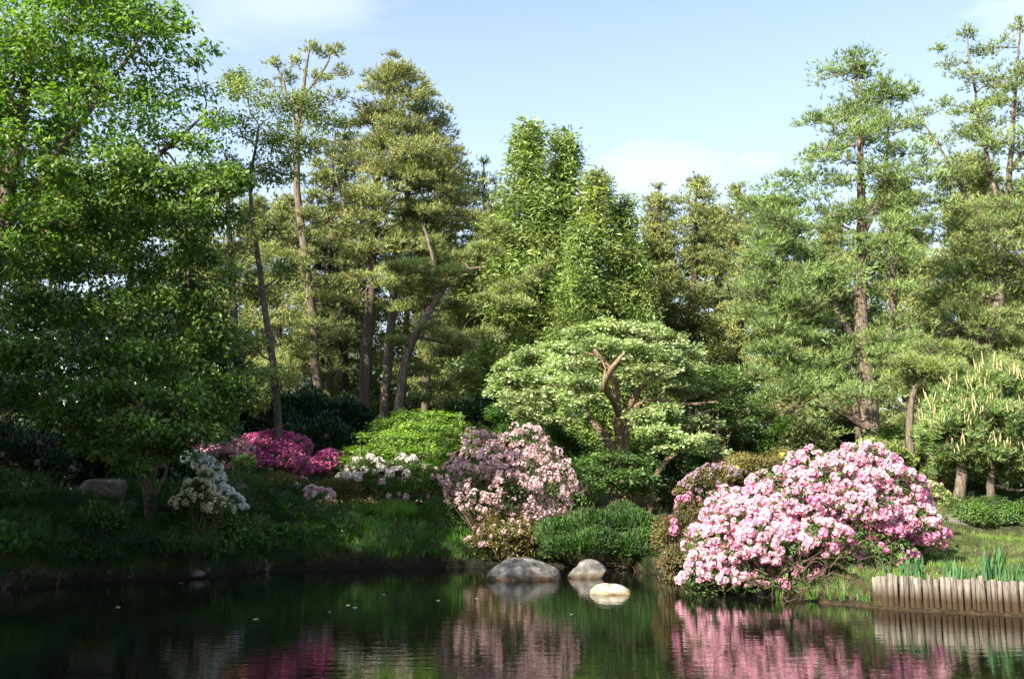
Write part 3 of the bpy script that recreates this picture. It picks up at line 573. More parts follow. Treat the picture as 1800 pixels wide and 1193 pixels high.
spruce(335, 37, 330, 220, 'dark conifer left of the thin hidden pine', R_(4), n=44, nl=11)

# ------------------------------------------------------------------ pine group, left of centre
r = R_(201); Yp = 38
st = [stem(Yp, [(562, 745, .19), (556, 650, .18), (545, 520, .165), (530, 400, .15), (520, 290, .13), (530, 180, .09), (545, 80, .035)], rng=r), stem(Yp, [(524, 230, .07), (500, 150, .05), (482, 105, .02)], rng=r), stem(Yp, [(535, 170, .06), (575, 110, .04), (592, 75, .02)], rng=r)]
C = np.r_[np.array([cl(px, py, rx, ry, Yp + dy) for px, py, rx, ry, dy in [(545, 85, 16, 12, 0), (520, 110, 18, 10, 0), (480, 110, 16, 9, 0), (570, 92, 16, 12, .4), (592, 90, 14, 12, 0), (500, 140, 20, 12, .5), (560, 140, 22, 14, -.4), (600, 130, 18, 14, 0), (530, 175, 26, 12, 0), (590, 170, 26, 14, .5), (470, 150, 10, 7, 0), (545, 215, 30, 16, .8)]]),
          env(Yp, [(240, 500, 600), (320, 480, 590), (420, 480, 600), (560, 490, 600), (660, 520, 610)], 30, r, (.45, .8), .35)]
tree('tall_pine', 'tall thin pine with a sparse forked top at the left of the pine group', 'tree', st, C, (M['pine'], M['bark']), r, 8, 13, NEEDLE, .21, 'up', .3, 'pines behind the pond', lo=.2)
r = R_(202); Yp = 40
st = [stem(Yp, [(640, 765, .27), (641, 680, .25), (648, 560, .235), (655, 430, .20), (662, 330, .17), (672, 230, .11), (688, 110, .04)], rng=r), stem(Yp, [(655, 440, .11), (610, 380, .08), (590, 300, .05)], rng=r), stem(Yp, [(660, 400, .11), (700, 330, .08), (730, 240, .05)], rng=r)]
C = env(Yp, [(92, 680, 700), (130, 655, 735), (190, 620, 765), (260, 592, 800), (330, 575, 815), (400, 560, 800), (460, 555, 740)], 96, r, (.6, 1.2), .36, rho=(.35, 1))
C = np.r_[C, np.array([cl(px, py, rx, ry, Yp + dy) for px, py, rx, ry, dy in [(640, 490, 46, 12, -1.5), (590, 500, 40, 12, -1.2), (700, 480, 40, 12, -1.5), (620, 530, 40, 12, -1), (600, 570, 36, 12, 0)]])]
tree('main_pine', 'broad domed pine with the thickest trunk in the middle of the pine group', 'tree', st, C, (M['pine'], M['bark']), r, 10, 14, NEEDLE, .22, 'up', .3, 'pines behind the pond', lo=.4, k=.014)
r = R_(203); Yp = 41.5
st = [stem(Yp, [(674, 740, .20), (682, 620, .19), (692, 520, .17), (705, 400, .14), (725, 290, .10), (745, 180, .04)], rng=r)]
C = env(Yp, [(150, 725, 760), (200, 715, 790), (260, 700, 825), (330, 690, 850), (400, 680, 870), (470, 680, 860), (520, 690, 830)], 78, r, (.6, 1.05), .36, rho=(.3, 1))
tree('right_hand_pine', 'pine with a straight slim trunk just right of the thickest trunk', 'tree', st, C, (M['pine'], M['bark']), r, 9, 13, NEEDLE, .22, 'up', .3, 'pines behind the pond', lo=.4)
r = R_(204); Yp = 37
st = [stem(Yp, [(696, 745, .19), (708, 660, .18), (730, 590, .15), (765, 530, .12), (800, 480, .09), (850, 470, .05)], rng=r), stem(Yp, [(730, 590, .08), (770, 600, .05), (820, 610, .03)], rng=r), stem(Yp, [(765, 530, .09), (760, 450, .07), (745, 400, .05)], rng=r)]
C = np.array([cl(px, py, rx, ry, Yp + dy, .8) for px, py, rx, ry, dy in [(850, 588, 34, 11, -1), (815, 600, 34, 13, -1.4), (785, 590, 32, 11, -1.2), (790, 620, 28, 8, -1), (760, 575, 22, 8, -.5), (860, 525, 22, 9, -1.2), (890, 508, 26, 10, -1.3), (925, 495, 22, 10, -1.3), (900, 530, 34, 8, -1.5), (950, 475, 18, 9, -1.3), (968, 462, 12, 8, -1.3),
    (730, 470, 44, 11, -1), (790, 480, 34, 10, -.8), (760, 500, 34, 9, 0), (700, 500, 36, 10, .3), (810, 455, 30, 11, .8), (850, 440, 30, 12, 1.2), (760, 430, 30, 12, .6), (720, 540, 34, 9, .8), (690, 470, 26, 9, -1), (870, 400, 24, 12, 1.4), (800, 540, 30, 8, 1), (700, 600, 22, 7, 0), (745, 650, 26, 8, 0), (770, 680, 34, 9, .4), (820, 660, 26, 9, 1), (850, 700, 30, 9, 1), (800, 710, 32, 8, .5), (740, 700, 26, 8, .7)]])
tree('leaning_pine', 'leaning pine with long horizontal limbs reaching right over the shrubs', 'tree', st, C, (M['pine'], M['bark']), r, 12, 26, NEEDLE, .19, 'up', .3, 'pines behind the pond', lo=.15, sag=.05)
r = R_(205)
for px, x2, x3, Yb, tp, lb in [(575, 578, 590, 46, 230, 'dark pine trunk showing between the tall thin pine and the thick trunk'), (606, 603, 615, 49, 210, 'dark pine trunk standing behind the thickest trunk on its left'), (745, 760, 790, 47, 260, 'dark pine behind the leaning pine'), (860, 855, 850, 48, 285, 'shaded pine between the pine group and the cedars')]:
    st = [stem(Yb, [(px, 760, .22), (px + (x2 - px) * .5, 620, .2), (x2, 450, .15), (x3, tp, .04)], rng=r)]
    C = env(Yb, [(tp, x3 - 10, x3 + 14), (tp + 60, x3 - 45, x3 + 45), (tp + 180, x2 - 60, x2 + 60), (tp + 300, x2 - 65, x2 + 70), (620, x2 - 40, x2 + 50)], 36, r, (.6, 1.0), .38)
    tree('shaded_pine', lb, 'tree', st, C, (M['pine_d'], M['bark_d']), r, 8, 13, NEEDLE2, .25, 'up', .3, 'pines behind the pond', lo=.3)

# ------------------------------------------------------------------ cedars
def cedar(rr):
    s = smooth_path(np.array([[0, 0, 0, .22], [.1, 0, 6, .15], [0, 0, 13, .03]]), 10); out = []; n = 150
    for q in range(n):
        u = (q + rr.uniform()) / n; z = .8 + u * 12.1; a = (2.5 * (1 - u)**.85 + .10) * (.85 + .3 * math.sin(z * 2.1) * rr.uniform(0, 1)) * rr.uniform(.75, 1.2); f = rr.uniform(0, 2 * PI); rh = rr.uniform(.35, 1)
        out.append([rh * a * math.cos(f) * .8, rh * a * math.sin(f) * .8, z, .28 + .17 * a, .28 + .17 * a, .42 + .14 * a])
    c = np.array(out); ml = MB(); mt = MB(); tubes(mt, s[:, :3], s[:, 3], 8); P, Rr, I = grow([s], c, rr, .03, .012, .2); mw = MB(); tubes(mw, P, Rr, 4)
    fill(ml, None, c, rr, 10, 18, NARROW, .19, 'hang', .42)
    return mt.mesh('trunk', M['bark_t']), mw.mesh('branches', M['bark_t']), ml.mesh('crown', M['cedar'])
CED = [cedar(R_(301)), cedar(R_(302))]
for q, (px, top, Yc, wd, lb) in enumerate([(926, 222, 40, 1.0, 'tall narrow pointed cedar, leftmost of the cedar row'), (990, 240, 41, 1.0, 'tall pointed cedar, second of the row with a yellow-green top'), (1050, 308, 39.5, 1.05, 'mid-height cedar standing behind the domed silver-green tree'),
        (1098, 352, 40.5, .95, 'shorter dense cedar, rightmost of the cedar row'), (955, 330, 43, 1.1, 'cedar filling the gap behind the two tallest cedars'), (1015, 400, 38.5, 1.0, 'low cedar in front of the cedar row'), (900, 420, 39, .9, 'low dark cedar at the left foot of the cedar row')]):
    p = at(px, top, Yc); g = hz(p[0], Yc); hgt = p[2] - g; root = thing('cedar_tree', (p[0], Yc, g - .1), lb, 'tree', 'cedars behind the domed tree')
    root.rotation_euler = (0, 0, q * 1.7); s_ = hgt / 12.9; root.scale = (s_ * wd * 1.5, s_ * wd * 1.3, s_)
    for nme, me in zip(('trunk', 'branches', 'crown'), CED[q % 2]):
        o = bpy.data.objects.new(nme, me); COL.objects.link(o); o.parent = root

# ------------------------------------------------------------------ pines right of the cedars
r = R_(311); Yp = 45
for px, tp, x3, rows, lb in [(1216, 312, 1222, [(312, 1205, 1238), (345, 1185, 1262), (420, 1170, 1270), (500, 1175, 1280), (580, 1180, 1275)], 'thin pine with a bushy yellow-green top right of the cedars'),
        (1160, 328, 1158, [(328, 1146, 1170), (370, 1128, 1185), (450, 1125, 1195), (540, 1130, 1200), (620, 1140, 1210)], 'shorter pine between the cedars and the thin pine'),
        (1300, 325, 1300, [(325, 1288, 1312), (380, 1262, 1340), (460, 1255, 1350), (560, 1250, 1350), (660, 1240, 1340)], 'background pine left of the large right-hand pine'),
        (1110, 440, 1110, [(440, 1090, 1130), (520, 1070, 1150), (620, 1060, 1160)], 'low shaded pine behind the domed tree')]:
    st = [stem(Yp, [(px, 760, .2), (px, 600, .17), ((px + x3) / 2 + 4, 450, .13), (x3, tp, .04)], rng=r)]
    tree('background_pine', lb, 'tree', st, env(Yp, rows, 42, r, (.5, .95), .42), (M['pine'], M['bark_d']), r, 8, 13, NEEDLE2, .25, 'up', .3, 'pines behind the pond', lo=.25)
r = R_(401); Yr = 33
st = [stem(Yr, [(1532, 800, .36), (1528, 720, .31), (1520, 640, .27), (1512, 540, .22), (1515, 420, .17), (1512, 280, .11), (1500, 100, .03)], rng=r), stem(Yr, [(1526, 690, .16), (1560, 600, .15), (1572, 500, .11), (1560, 400, .07)], rng=r),
      stem(Yr, [(1520, 640, .14), (1480, 560, .12), (1440, 480, .09), (1400, 420, .05)], rng=r), stem(Yr, [(1510, 760, .13), (1500, 700, .12), (1490, 640, .08)], rng=r), stem(Yr, [(1534, 760, .12), (1470, 722, .08, -.4), (1410, 712, .06, -.8), (1352, 745, .03, -1)], rng=r), stem(Yr, [(1512, 430, .1), (1550, 330, .07), (1565, 200, .03)], rng=r)]
C = env(Yr, [(88, 1490, 1510), (125, 1450, 1550), (165, 1418, 1592), (230, 1390, 1620), (290, 1385, 1630), (350, 1380, 1645), (420, 1370, 1655), (480, 1380, 1640), (560, 1370, 1640), (620, 1380, 1640), (690, 1400, 1620)], 120, r, (.5, .95), .38, rho=(.3, 1))
C = np.r_[C, env(Yr - .5, [(318, 1330, 1420), (370, 1285, 1440), (430, 1275, 1450), (500, 1275, 1450), (570, 1280, 1450), (640, 1320, 1460), (700, 1350, 1460)], 56, r, (.55, .95), .34),
          np.array([cl(px, py, rx, ry, Yr + dy) for px, py, rx, ry, dy in [(1500, 690, 60, 14, -3.0), (1550, 700, 50, 14, -2.8), (1460, 705, 40, 12, -2.6), (1360, 690, 50, 12, -1.5), (1320, 710, 40, 12, -1), (1400, 740, 50, 12, -.8), (1450, 760, 40, 12, -.3), (1330, 655, 40, 12, -.8)]])]
tree('large_pine', 'large bushy pine with a pointed top, tallest of the right-hand pines at middle right', 'tree', st, C, (M['pine_b'], M['bark']), r, 10, 13, NEEDLE, .20, 'up', .33, 'pines behind the pond', lo=.2, k=.013)
r = R_(402); Yr = 36
st = [stem(Yr, [(1728, 760, .28), (1738, 640, .25), (1752, 560, .20), (1768, 430, .15), (1776, 280, .10), (1788, 120, .05), (1795, 30, .02)], rng=r), stem(Yr, [(1740, 620, .16), (1690, 580, .12), (1660, 590, .06)], rng=r), stem(Yr, [(1772, 400, .10), (1740, 300, .08), (1715, 180, .05), (1700, 60, .02)], rng=r),
      stem(Yr, [(1765, 460, .10), (1720, 380, .07), (1670, 290, .05), (1610, 200, .03)], rng=r), stem(Yr, [(1775, 300, .1), (1820, 240, .06), (1850, 160, .04)], rng=r), stem(Yr, [(1760, 500, .1), (1830, 420, .06)], rng=r)]
C = [cl(px, py, rx, ry, Yr + dy, .9) for px, py, rx, ry, dy in [(1700, 60, 24, 10, 0), (1720, 95, 30, 12, .5), (1755, 80, 30, 14, 0), (1795, 45, 24, 14, 0), (1670, 110, 24, 9, 0), (1650, 85, 12, 6, 0), (1700, 135, 34, 13, -.6), (1760, 130, 36, 15, -.6), (1820, 110, 36, 20, 0), (1600, 165, 20, 8, 0), (1620, 200, 24, 10, .3), (1660, 180, 24, 10, .4), (1590, 220, 24, 10, -.3),
    (1650, 250, 32, 13, .4), (1700, 230, 30, 12, 1), (1730, 210, 24, 10, -1), (1800, 200, 36, 18, .8), (1620, 290, 30, 12, .2), (1680, 300, 34, 13, -.5), (1720, 330, 26, 11, 1), (1810, 290, 34, 16, -.8), (1700, 380, 36, 13, .4), (1650, 350, 30, 13, .8), (1820, 380, 36, 16, .5), (1690, 440, 36, 14, -.5), (1740, 460, 30, 12, 1.2), (1640, 420, 30, 14, 1),
    (1800, 460, 40, 16, -.5), (1690, 500, 40, 14, .8), (1650, 520, 32, 13, .5), (1810, 540, 40, 16, 0), (1720, 560, 36, 12, -.8), (1780, 590, 34, 13, -.8), (1830, 620, 40, 16, 0), (1640, 580, 34, 13, .2), (1680, 540, 34, 12, -1), (1670, 400, 34, 13, 1.5), (1730, 400, 34, 13, 1.5), (1790, 340, 34, 14, 1.5), (1760, 520, 40, 14, 1.5), (1700, 470, 40, 14, 2), (1660, 470, 34, 14, 2), (1840, 300, 34, 16, 1), (1740, 260, 30, 12, 1), (1760, 180, 30, 12, 1), (1830, 470, 40, 16, 1), (1660, 560, 40, 14, 2), (1800, 600, 40, 14, 1.5)]] + list(env(Yr - .7, [(130, 1680, 1850), (260, 1640, 1880), (400, 1630, 1900), (520, 1640, 1900), (640, 1650, 1900)], 68, r, (.55, 1.0), .34))
tree('sparse_pine', 'tall open pine with bare visible limbs at the right edge of the picture', 'tree', st, np.array(C), (M['pine_b'], M['bark']), r, 11, 12, NEEDLE, .20, 'up', .32, 'pines behind the pond', lo=.12, k=.012)
r = R_(403); Yr = 27.5
st = [stem(Yr, [(1604, 850, .11), (1601, 790, .10), (1598, 720, .085), (1620, 660, .06), (1650, 620, .03)], rng=r), stem(Yr, [(1600, 740, .05), (1660, 680, .04), (1700, 650, .03)], rng=r)]
C = np.array([cl(px, py, rx, ry, Yr + dy) for px, py, rx, ry, dy in [(1640, 612, 46, 14, 0), (1690, 615, 42, 13, .3), (1730, 640, 36, 14, .5), (1600, 640, 40, 14, -.3), (1650, 645, 50, 14, -.6), (1700, 660, 44, 14, 0), (1580, 668, 30, 12, .5), (1630, 680, 40, 12, .3), (1770, 650, 30, 14, 1), (1600, 740, 40, 12, .8), (1640, 760, 40, 12, 1), (1590, 790, 34, 10, 1)]])
tree('garden_pine', 'low spreading blue-green pine with a thin trunk behind the candle-tipped pine', 'tree', st, C, (M['pine_b'], M['bark']), r, 14, 38, NEEDLE, .13, 'up', .3, None, lo=.3)
# candle pine
r = R_(404); Yc = 26.6
st = [stem(Yc, [(1686, 868, .15), (1690, 840, .145), (1694, 800, .12), (1700, 740, .08)], rng=r), stem(Yc, [(1738, 880, .11), (1742, 840, .10), (1748, 790, .09), (1760, 720, .06)], rng=r), stem(Yc, [(1742, 850, .06), (1790, 862, .04), (1840, 850, .03)], rng=r)]
C = np.array([cl(px, py, rx, ry, Yc + dy) for px, py, rx, ry, dy in [(1745, 670, 50, 26, 0), (1700, 695, 50, 26, 0), (1660, 720, 40, 24, 0), (1790, 690, 50, 30, 0), (1840, 690, 50, 40, .3), (1740, 730, 60, 28, -.6), (1680, 750, 50, 24, -.5), (1645, 760, 32, 20, .2), (1800, 750, 60, 30, -.5), (1720, 790, 50, 18, -.4), (1790, 800, 60, 20, -.2), (1680, 800, 44, 16, 0), (1840, 790, 40, 30, 0), (1660, 700, 26, 20, .4), (1850, 830, 40, 18, 0), (1650, 790, 30, 22, .6), (1720, 825, 50, 14, .5), (1790, 835, 50, 16, .3), (1660, 825, 30, 12, .6)]])
def candles_of(root, base, C):
    ms = []
    for q in range(3):
        b = MB(); hh = [1.0, .8, 1.15][q]; a = np.arange(5) / 5 * 2 * PI; zz = [0, .12, .8, 1.0]; rr = [.05, .085, .06, .012]
        V = np.concatenate([np.stack([np.cos(a) * R, np.sin(a) * R, np.full(5, z * hh)], 1) for z, R in zip(zz, rr)]); b.add(V, quad=[(i * 5 + j, i * 5 + (j + 1) % 5, i * 5 + 5 + (j + 1) % 5, i * 5 + 5 + j) for i in range(3) for j in range(5)])
        ms.append(b.mesh('candle', M['candle']))
    P, nr = shell(C, 520, R_(7), .95, 1.06, -.05, .06); P = P[np.argsort(P[:, 1])][:290]; rr = R_(9)
    for p in P:
        o = bpy.data.objects.new('candle', ms[int(rr.integers(3))]); COL.objects.link(o); o.parent = root; o.location = tuple(float(a) for a in (p - base)); o.rotation_euler = (rr.normal(0, .16), rr.normal(0, .16), rr.uniform(0, 6)); h_ = float(rr.uniform(.12, .38)); o.scale = (.17, .17, h_)
root, base = tree('candle_pine', 'low rounded pine covered in upright yellow candle shoots at the right edge', 'tree', st, C, (M['pine_b'], M['bark']), r, 16, 33, NEEDLE, .19, 'up', .3, None, lo=.3, up=.5)
candles_of(root, base, C)

# ------------------------------------------------------------------ domed silver-green tree
r = R_(501); Yu = 29
st = [stem(Yu, [(1082, 905, .17), (1074, 840, .155), (1072, 790, .14), (1062, 760, .12), (1036, 738, .10), (1024, 700, .07), (980, 690, .05)], rng=r, wob=.012), stem(Yu, [(1092, 905, .16), (1098, 850, .14), (1088, 780, .13), (1086, 710, .12), (1078, 660, .10), (1050, 620, .06), (1020, 590, .03)], rng=r, wob=.012),
      stem(Yu, [(1087, 730, .09, 0), (1076, 700, .085, -.8), (1064, 682, .08, -1.6), (1074, 650, .07, -2.2), (1098, 620, .045, -2.3)], rng=r, wob=.01), stem(Yu, [(1118, 905, .13), (1110, 840, .12), (1100, 770, .10), (1112, 700, .08), (1138, 670, .07), (1168, 668, .05)], rng=r, wob=.012),
      stem(Yu, [(1140, 905, .10), (1150, 840, .09), (1190, 790, .08), (1210, 740, .06), (1250, 720, .04)], rng=r, wob=.012), stem(Yu, [(1101, 745, .07, 0), (1120, 712, .06, -.6), (1150, 702, .055, -1), (1200, 710, .045, -1), (1260, 706, .02, -1)], rng=r, wob=.012)]
U = [(872, 690, 22, 12, -.4), (885, 650, 20, 11, 0), (1070, 582, 60, 22, 0), (1120, 585, 60, 22, .4), (1020, 592, 44, 20, .2), (1165, 600, 50, 22, 0), (1205, 622, 36, 20, .3), (985, 615, 44, 20, 0), (1060, 610, 60, 22, -1.2), (1120, 620, 60, 24, -1.4), (940, 628, 44, 20, .2), (910, 640, 30, 16, .6), (1170, 640, 50, 22, -1.2), (1000, 640, 50, 20, -1.0), (1080, 590, 50, 22, 1.5), (1140, 600, 60, 22, 1.6),
     (900, 672, 34, 18, -.2), (950, 662, 50, 20, -1), (1010, 676, 50, 22, -1.7), (880, 668, 22, 12, 0), (905, 705, 34, 18, -.8), (960, 700, 50, 22, -1.6), (1020, 712, 40, 22, -1.8), (1140, 655, 50, 18, -1.8), (1210, 655, 40, 18, -.6), (930, 725, 30, 14, -1.2), (980, 738, 32, 12, -1.4), (1130, 735, 40, 16, -1.8), (1170, 722, 44, 14, -1.2), (1160, 762, 44, 15, -2.2), (1215, 775, 50, 15, -2.0), (1250, 795, 36, 9, -1.8), (1180, 790, 36, 10, -2), (1230, 745, 44, 16, -.8),
     (1200, 690, 40, 16, .4), (1000, 660, 60, 25, 1.6), (1150, 680, 60, 20, 1.4), (940, 690, 50, 24, 1.2)]
tree('domed_tree', 'spreading domed tree with silver-green leaves and several bare tan trunks by the water', 'tree', st, np.array([cl(u[0], u[1], u[2] * .92, u[3] * .72, Yu + u[4]) for u in U]), (M['umbrella'], M['bark_t']), r, 16, 98, LEAF, .112, 'flat', .20, None, lo=.35, k=.012, limbs=14, up=.8)
r = R_(502); Yu = 32
st = [stem(Yu, [(1272, 850, .15), (1272, 780, .14), (1274, 720, .11), (1290, 680, .05)], rng=r), stem(Yu, [(1300, 850, .1), (1310, 760, .08), (1325, 715, .04)], rng=r)]
U = [(1262, 662, 50, 18, 0), (1220, 675, 44, 16, 0), (1300, 680, 48, 18, 0), (1250, 690, 60, 20, -1), (1310, 710, 44, 18, -.6), (1340, 735, 32, 14, 0), (1220, 710, 40, 16, -.6), (1280, 720, 50, 16, -1.4), (1330, 765, 40, 12, -1), (1300, 745, 44, 14, -1.2), (1370, 770, 34, 12, .2), (1260, 680, 50, 22, 1.2)]
tree('companion_tree', 'smaller darker green domed tree just right of the big domed tree', 'tree', st, np.array([cl(*u[:4], Yu + u[4]) for u in U]), (M['umbrella_d'], M['bark_t']), r, 13, 110, LEAF, .10, 'flat', .24, None, lo=.35, up=.7)
r = R_(503); Yu = 28
st = [stem(Yu, [(1095, 905, .05), (1080, 850, .04), (1050, 810, .03)], rng=r), stem(Yu, [(1102, 905, .05), (1115, 850, .04), (1130, 815, .03)], rng=r)]
U = [(1040, 818, 40, 12, 0), (1080, 808, 44, 12, -.3), (1120, 815, 40, 12, 0), (1020, 838, 30, 11, .3), (1060, 836, 40, 12, -.8), (1110, 838, 44, 12, -.8), (1140, 846, 24, 10, 0), (1080, 855, 40, 8, -.6), (1130, 862, 20, 6, -.4)]
tree('layered_shrub', 'dark green layered small tree growing in front of the tan trunks', 'small tree', st, np.array([cl(*u[:4], Yu + u[4]) for u in U]), (M['umbrella_d'], M['bark_t']), r, 11, 80, LEAF, .10, 'flat', .26, None, lo=.3, up=.6)

# ------------------------------------------------------------------ shrubs
S = shrub
S('low_evergreen_shrub', 'low mounded mid-green shrub at the waterline behind the boulders', 25.8, [(1000, 945, 50, 34), (1060, 935, 60, 36), (1120, 945, 55, 40), (1160, 960, 45, 40), (1185, 985, 34, 26), (1040, 960, 60, 30, -.6), (1110, 965, 60, 34, -.5), (980, 968, 34, 22, -.3), (1085, 925, 50, 30, .5)], 'low', R_(601), 24000, NARROW, .11, 'up', bump=.10, inner=.7)
S('pale_pink_azalea', 'tall loose azalea covered in pale pink blossom at the far waterline', 27.0, [(880, 800, 70, 32), (930, 805, 50, 30), (850, 840, 60, 34), (915, 850, 70, 40, -.5), (960, 850, 36, 30), (820, 865, 36, 24), (880, 890, 70, 30, -.4), (950, 895, 42, 30), (890, 775, 44, 16), (850, 768, 16, 10), (915, 768, 14, 10), (800, 845, 16, 12), (985, 880, 14, 14), (795, 880, 14, 10), (975, 830, 18, 12), (830, 805, 20, 14)], 'shrub', R_(602), 7500, LEAF, .075, nst=90, fillg=False,
  fl=[('palepink', 900, .085, None, 290, 7)], inner=.35, bump=.26, leaf_hi=1.12)
S('bush_under_azalea', 'dull green bush with brownish stems under the pale pink azalea', 26.7, [(905, 930, 70, 32), (860, 950, 40, 24), (950, 945, 36, 24)], 'olive', R_(603), 9000, LEAF, .07, nst=50, fl=[('palepink', 110, .07, None, 110, 8)], leaf_hi=1.1)
r = R_(604); Yu = 31
st = [stem(Yu, [(735, 880, .07), (730, 830, .06), (700, 790, .04), (680, 760, .02)], rng=r), stem(Yu, [(742, 880, .07), (755, 820, .06), (775, 780, .04), (790, 750, .02)], rng=r), stem(Yu, [(738, 880, .06), (735, 820, .05), (730, 770, .03), (725, 735, .02)], rng=r)]
U = [(730, 733, 44, 10, 0), (770, 735, 40, 10, .3), (690, 745, 40, 10, .2), (800, 752, 36, 10, .2), (745, 752, 50, 10, -.8), (700, 765, 44, 10, -.8), (790, 770, 44, 10, -.6), (660, 770, 34, 10, 0), (830, 775, 26, 9, .2), (740, 775, 50, 11, -1.3), (680, 790, 44, 11, -1), (800, 792, 44, 10, -.8), (640, 792, 34, 10, 0), (740, 798, 50, 11, -1.5), (620, 808, 22, 8, .2), (660, 812, 40, 10, -.6), (720, 820, 50, 12, -1.2), (790, 818, 44, 12, -.8), (840, 800, 22, 9, .3), (730, 760, 70, 16, 1.3), (680, 800, 60, 16, 1), (800, 800, 50, 16, 1)]
tree('lime_maple', 'dome-shaped lime green small maple in front of the pine trunks', 'small tree', st, np.array([cl(*u[:4], Yu + u[4]) for u in U]), (M['bright'], M['bark_g']), r, 14, 85, LEAF, .10, 'flat', .24, None, lo=.35, up=.4, limbs=6)
S('white_rhododendron', 'green rhododendron with scattered whitish pink trusses below the lime maple', 28.8, [(650, 835, 50, 24), (700, 835, 40, 24), (640, 865, 40, 28), (700, 868, 50, 28, -.4), (745, 850, 34, 30)], 'shrub', R_(605), 13000, NARROW, .11, 'up', nst=40,
  fl=[('blush', 80, .115, [0, 1], 80, 10), ('palepink', 44, .10, [2, 3, 4], 40, 9)], inner=.5)
S('magenta_azalea', 'magenta-flowered azalea on the bank under the dark glossy thicket', 31.5, [(475, 785, 50, 24), (510, 790, 36, 28), (450, 800, 36, 24), (480, 815, 56, 24, -.4), (540, 825, 40, 24), (570, 815, 26, 22), (590, 805, 14, 12)], 'shrub', R_(606), 8000, LEAF, .06,
  fl=[('magenta', 1100, .085, None, 290, 6)], bump=.06)
S('rose_azalea', 'paler rose pink azalea left of the magenta one', 30.5, [(370, 795, 40, 20), (400, 800, 40, 24), (345, 785, 24, 14), (415, 820, 24, 22)], 'shrub', R_(607), 3500, LEAF, .06, fl=[('rose', 330, .10, None, 200, 7)], bump=.06)
S('white_azalea', 'white azalea spilling down the left bank', 24.9, [(345, 808, 22, 10), (366, 822, 22, 12), (380, 842, 20, 13), (392, 862, 20, 13), (408, 878, 18, 11), (422, 892, 12, 8), (372, 872, 18, 16)], 'shrub', R_(608), 3200, LEAF, .06, fl=[('white', 380, .06, None, 290, 6)], bump=.06)
S('cream_azalea', 'cream yellow azalea at the left foot of the white azalea', 23.6, [(350, 858, 26, 16), (340, 885, 36, 20), (380, 895, 26, 16), (365, 835, 16, 10)], 'shrub', R_(609), 3600, LEAF, .06, fl=[('cream', 110, .08, None, 110, 7)], bump=.06)
S('dark_round_bush', 'small dark rounded bush between the rose azalea and the golden bush', 28.2, [(432, 820, 22, 22)], 'shrub', R_(610), 3000, LEAF, .05, bump=.03, inner=.7)
S('golden_bush', 'low golden green rounded bush below the magenta azalea', 28.0, [(490, 852, 40, 20), (520, 856, 26, 18), (462, 858, 22, 14)], 'golden', R_(611), 9000, LEAF, .05, bump=.03, inner=.75, fl=[('palepink', 7, .09, None, 8, 8)])
S('bronze_bush', 'low bronze brown rounded bush left of the white-flowered rhododendron', 28.3, [(590, 865, 34, 24), (620, 868, 28, 22)], 'golden', R_(612), 7000, LEAF, .05, bump=.04, inner=.75)
S('pale_flowering_plant', 'small plant with pale pink flowers beside the bronze bush', 27.4, [(562, 872, 22, 11), (545, 862, 10, 7)], 'grass', R_(613), 1200, LEAF, .05, bump=.02, fl=[('palepink', 40, .10, None, 40, 8)])
S('glossy_thicket', 'dark glossy-leaved evergreen thicket between the pine trunks and the magenta azalea', 36.5, [(470, 740, 50, 36), (530, 735, 60, 44), (590, 745, 50, 44), (560, 780, 70, 40, -1), (500, 770, 50, 34, -.6), (620, 760, 34, 40), (440, 770, 40, 30)], 'gloss', R_(614), 22000, NARROW, .17, 'up', bump=.15, inner=.7)
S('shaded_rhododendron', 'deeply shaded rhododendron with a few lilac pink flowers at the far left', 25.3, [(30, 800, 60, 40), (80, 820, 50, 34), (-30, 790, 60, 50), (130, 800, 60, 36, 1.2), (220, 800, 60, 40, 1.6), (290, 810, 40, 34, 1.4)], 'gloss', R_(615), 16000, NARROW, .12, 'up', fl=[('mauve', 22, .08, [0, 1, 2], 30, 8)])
S('backdrop_shrub', 'dense mid-green shrub behind the tan trunks of the domed tree', 31.8, [(930, 760, 60, 40), (980, 800, 60, 50), (1030, 830, 50, 46), (900, 730, 40, 24)], 'umbrella_d', R_(616), 16000, LEAF, .10, 'flat', bump=.12, inner=.6)
S('backdrop_shrub', 'green shrub behind the domed tree on its right, left of the mauve shrub', 31.4, [(1180, 840, 50, 44), (1140, 800, 44, 36), (1220, 820, 44, 34)], 'umbrella_d', R_(617), 12000, LEAF, .10, 'flat', bump=.12, inner=.6)
S('mauve_azalea', 'greyish mauve flowered azalea behind the left end of the big pink one', 24.5, [(1240, 845, 40, 22), (1270, 835, 34, 24), (1215, 860, 22, 16)], 'olive', R_(618), 5000, LEAF, .06, nst=40, fl=[('mauve', 60, .075, None, 60, 8)])
S('olive_shrub', 'olive and yellowish shrub behind the left shoulder of the big pink rhododendron', 25.5, [(1330, 822, 60, 28), (1390, 815, 44, 22), (1290, 840, 40, 26)], 'olive', R_(619), 15000, LEAF, .07, nst=40, fl=[('yellow', 9, .08, None, 9, 8)], bump=.1)
S('red_budded_shrub', 'low reddish-leaved shrub with bare stems at the left foot of the pink rhododendron', 21.6, [(1205, 890, 24, 24), (1195, 930, 34, 30), (1215, 970, 34, 34), (1185, 985, 28, 28), (1170, 960, 20, 24, .5)], 'reddish', R_(620), 9000, LEAF, .065, nst=70, inner=.3, fl=[('pinkd', 16, .10, [0, 1], 16, 9)])
S('young_leaf_shrub', 'shrub with pale yellow-green young leaves rising behind the top of the pink rhododendron', 22.4, [(1560, 800, 34, 16), (1520, 790, 30, 14), (1590, 815, 20, 14)], 'light', R_(621), 4200, LEAF, .10, 'up', bump=.08, nst=40, inner=.3)
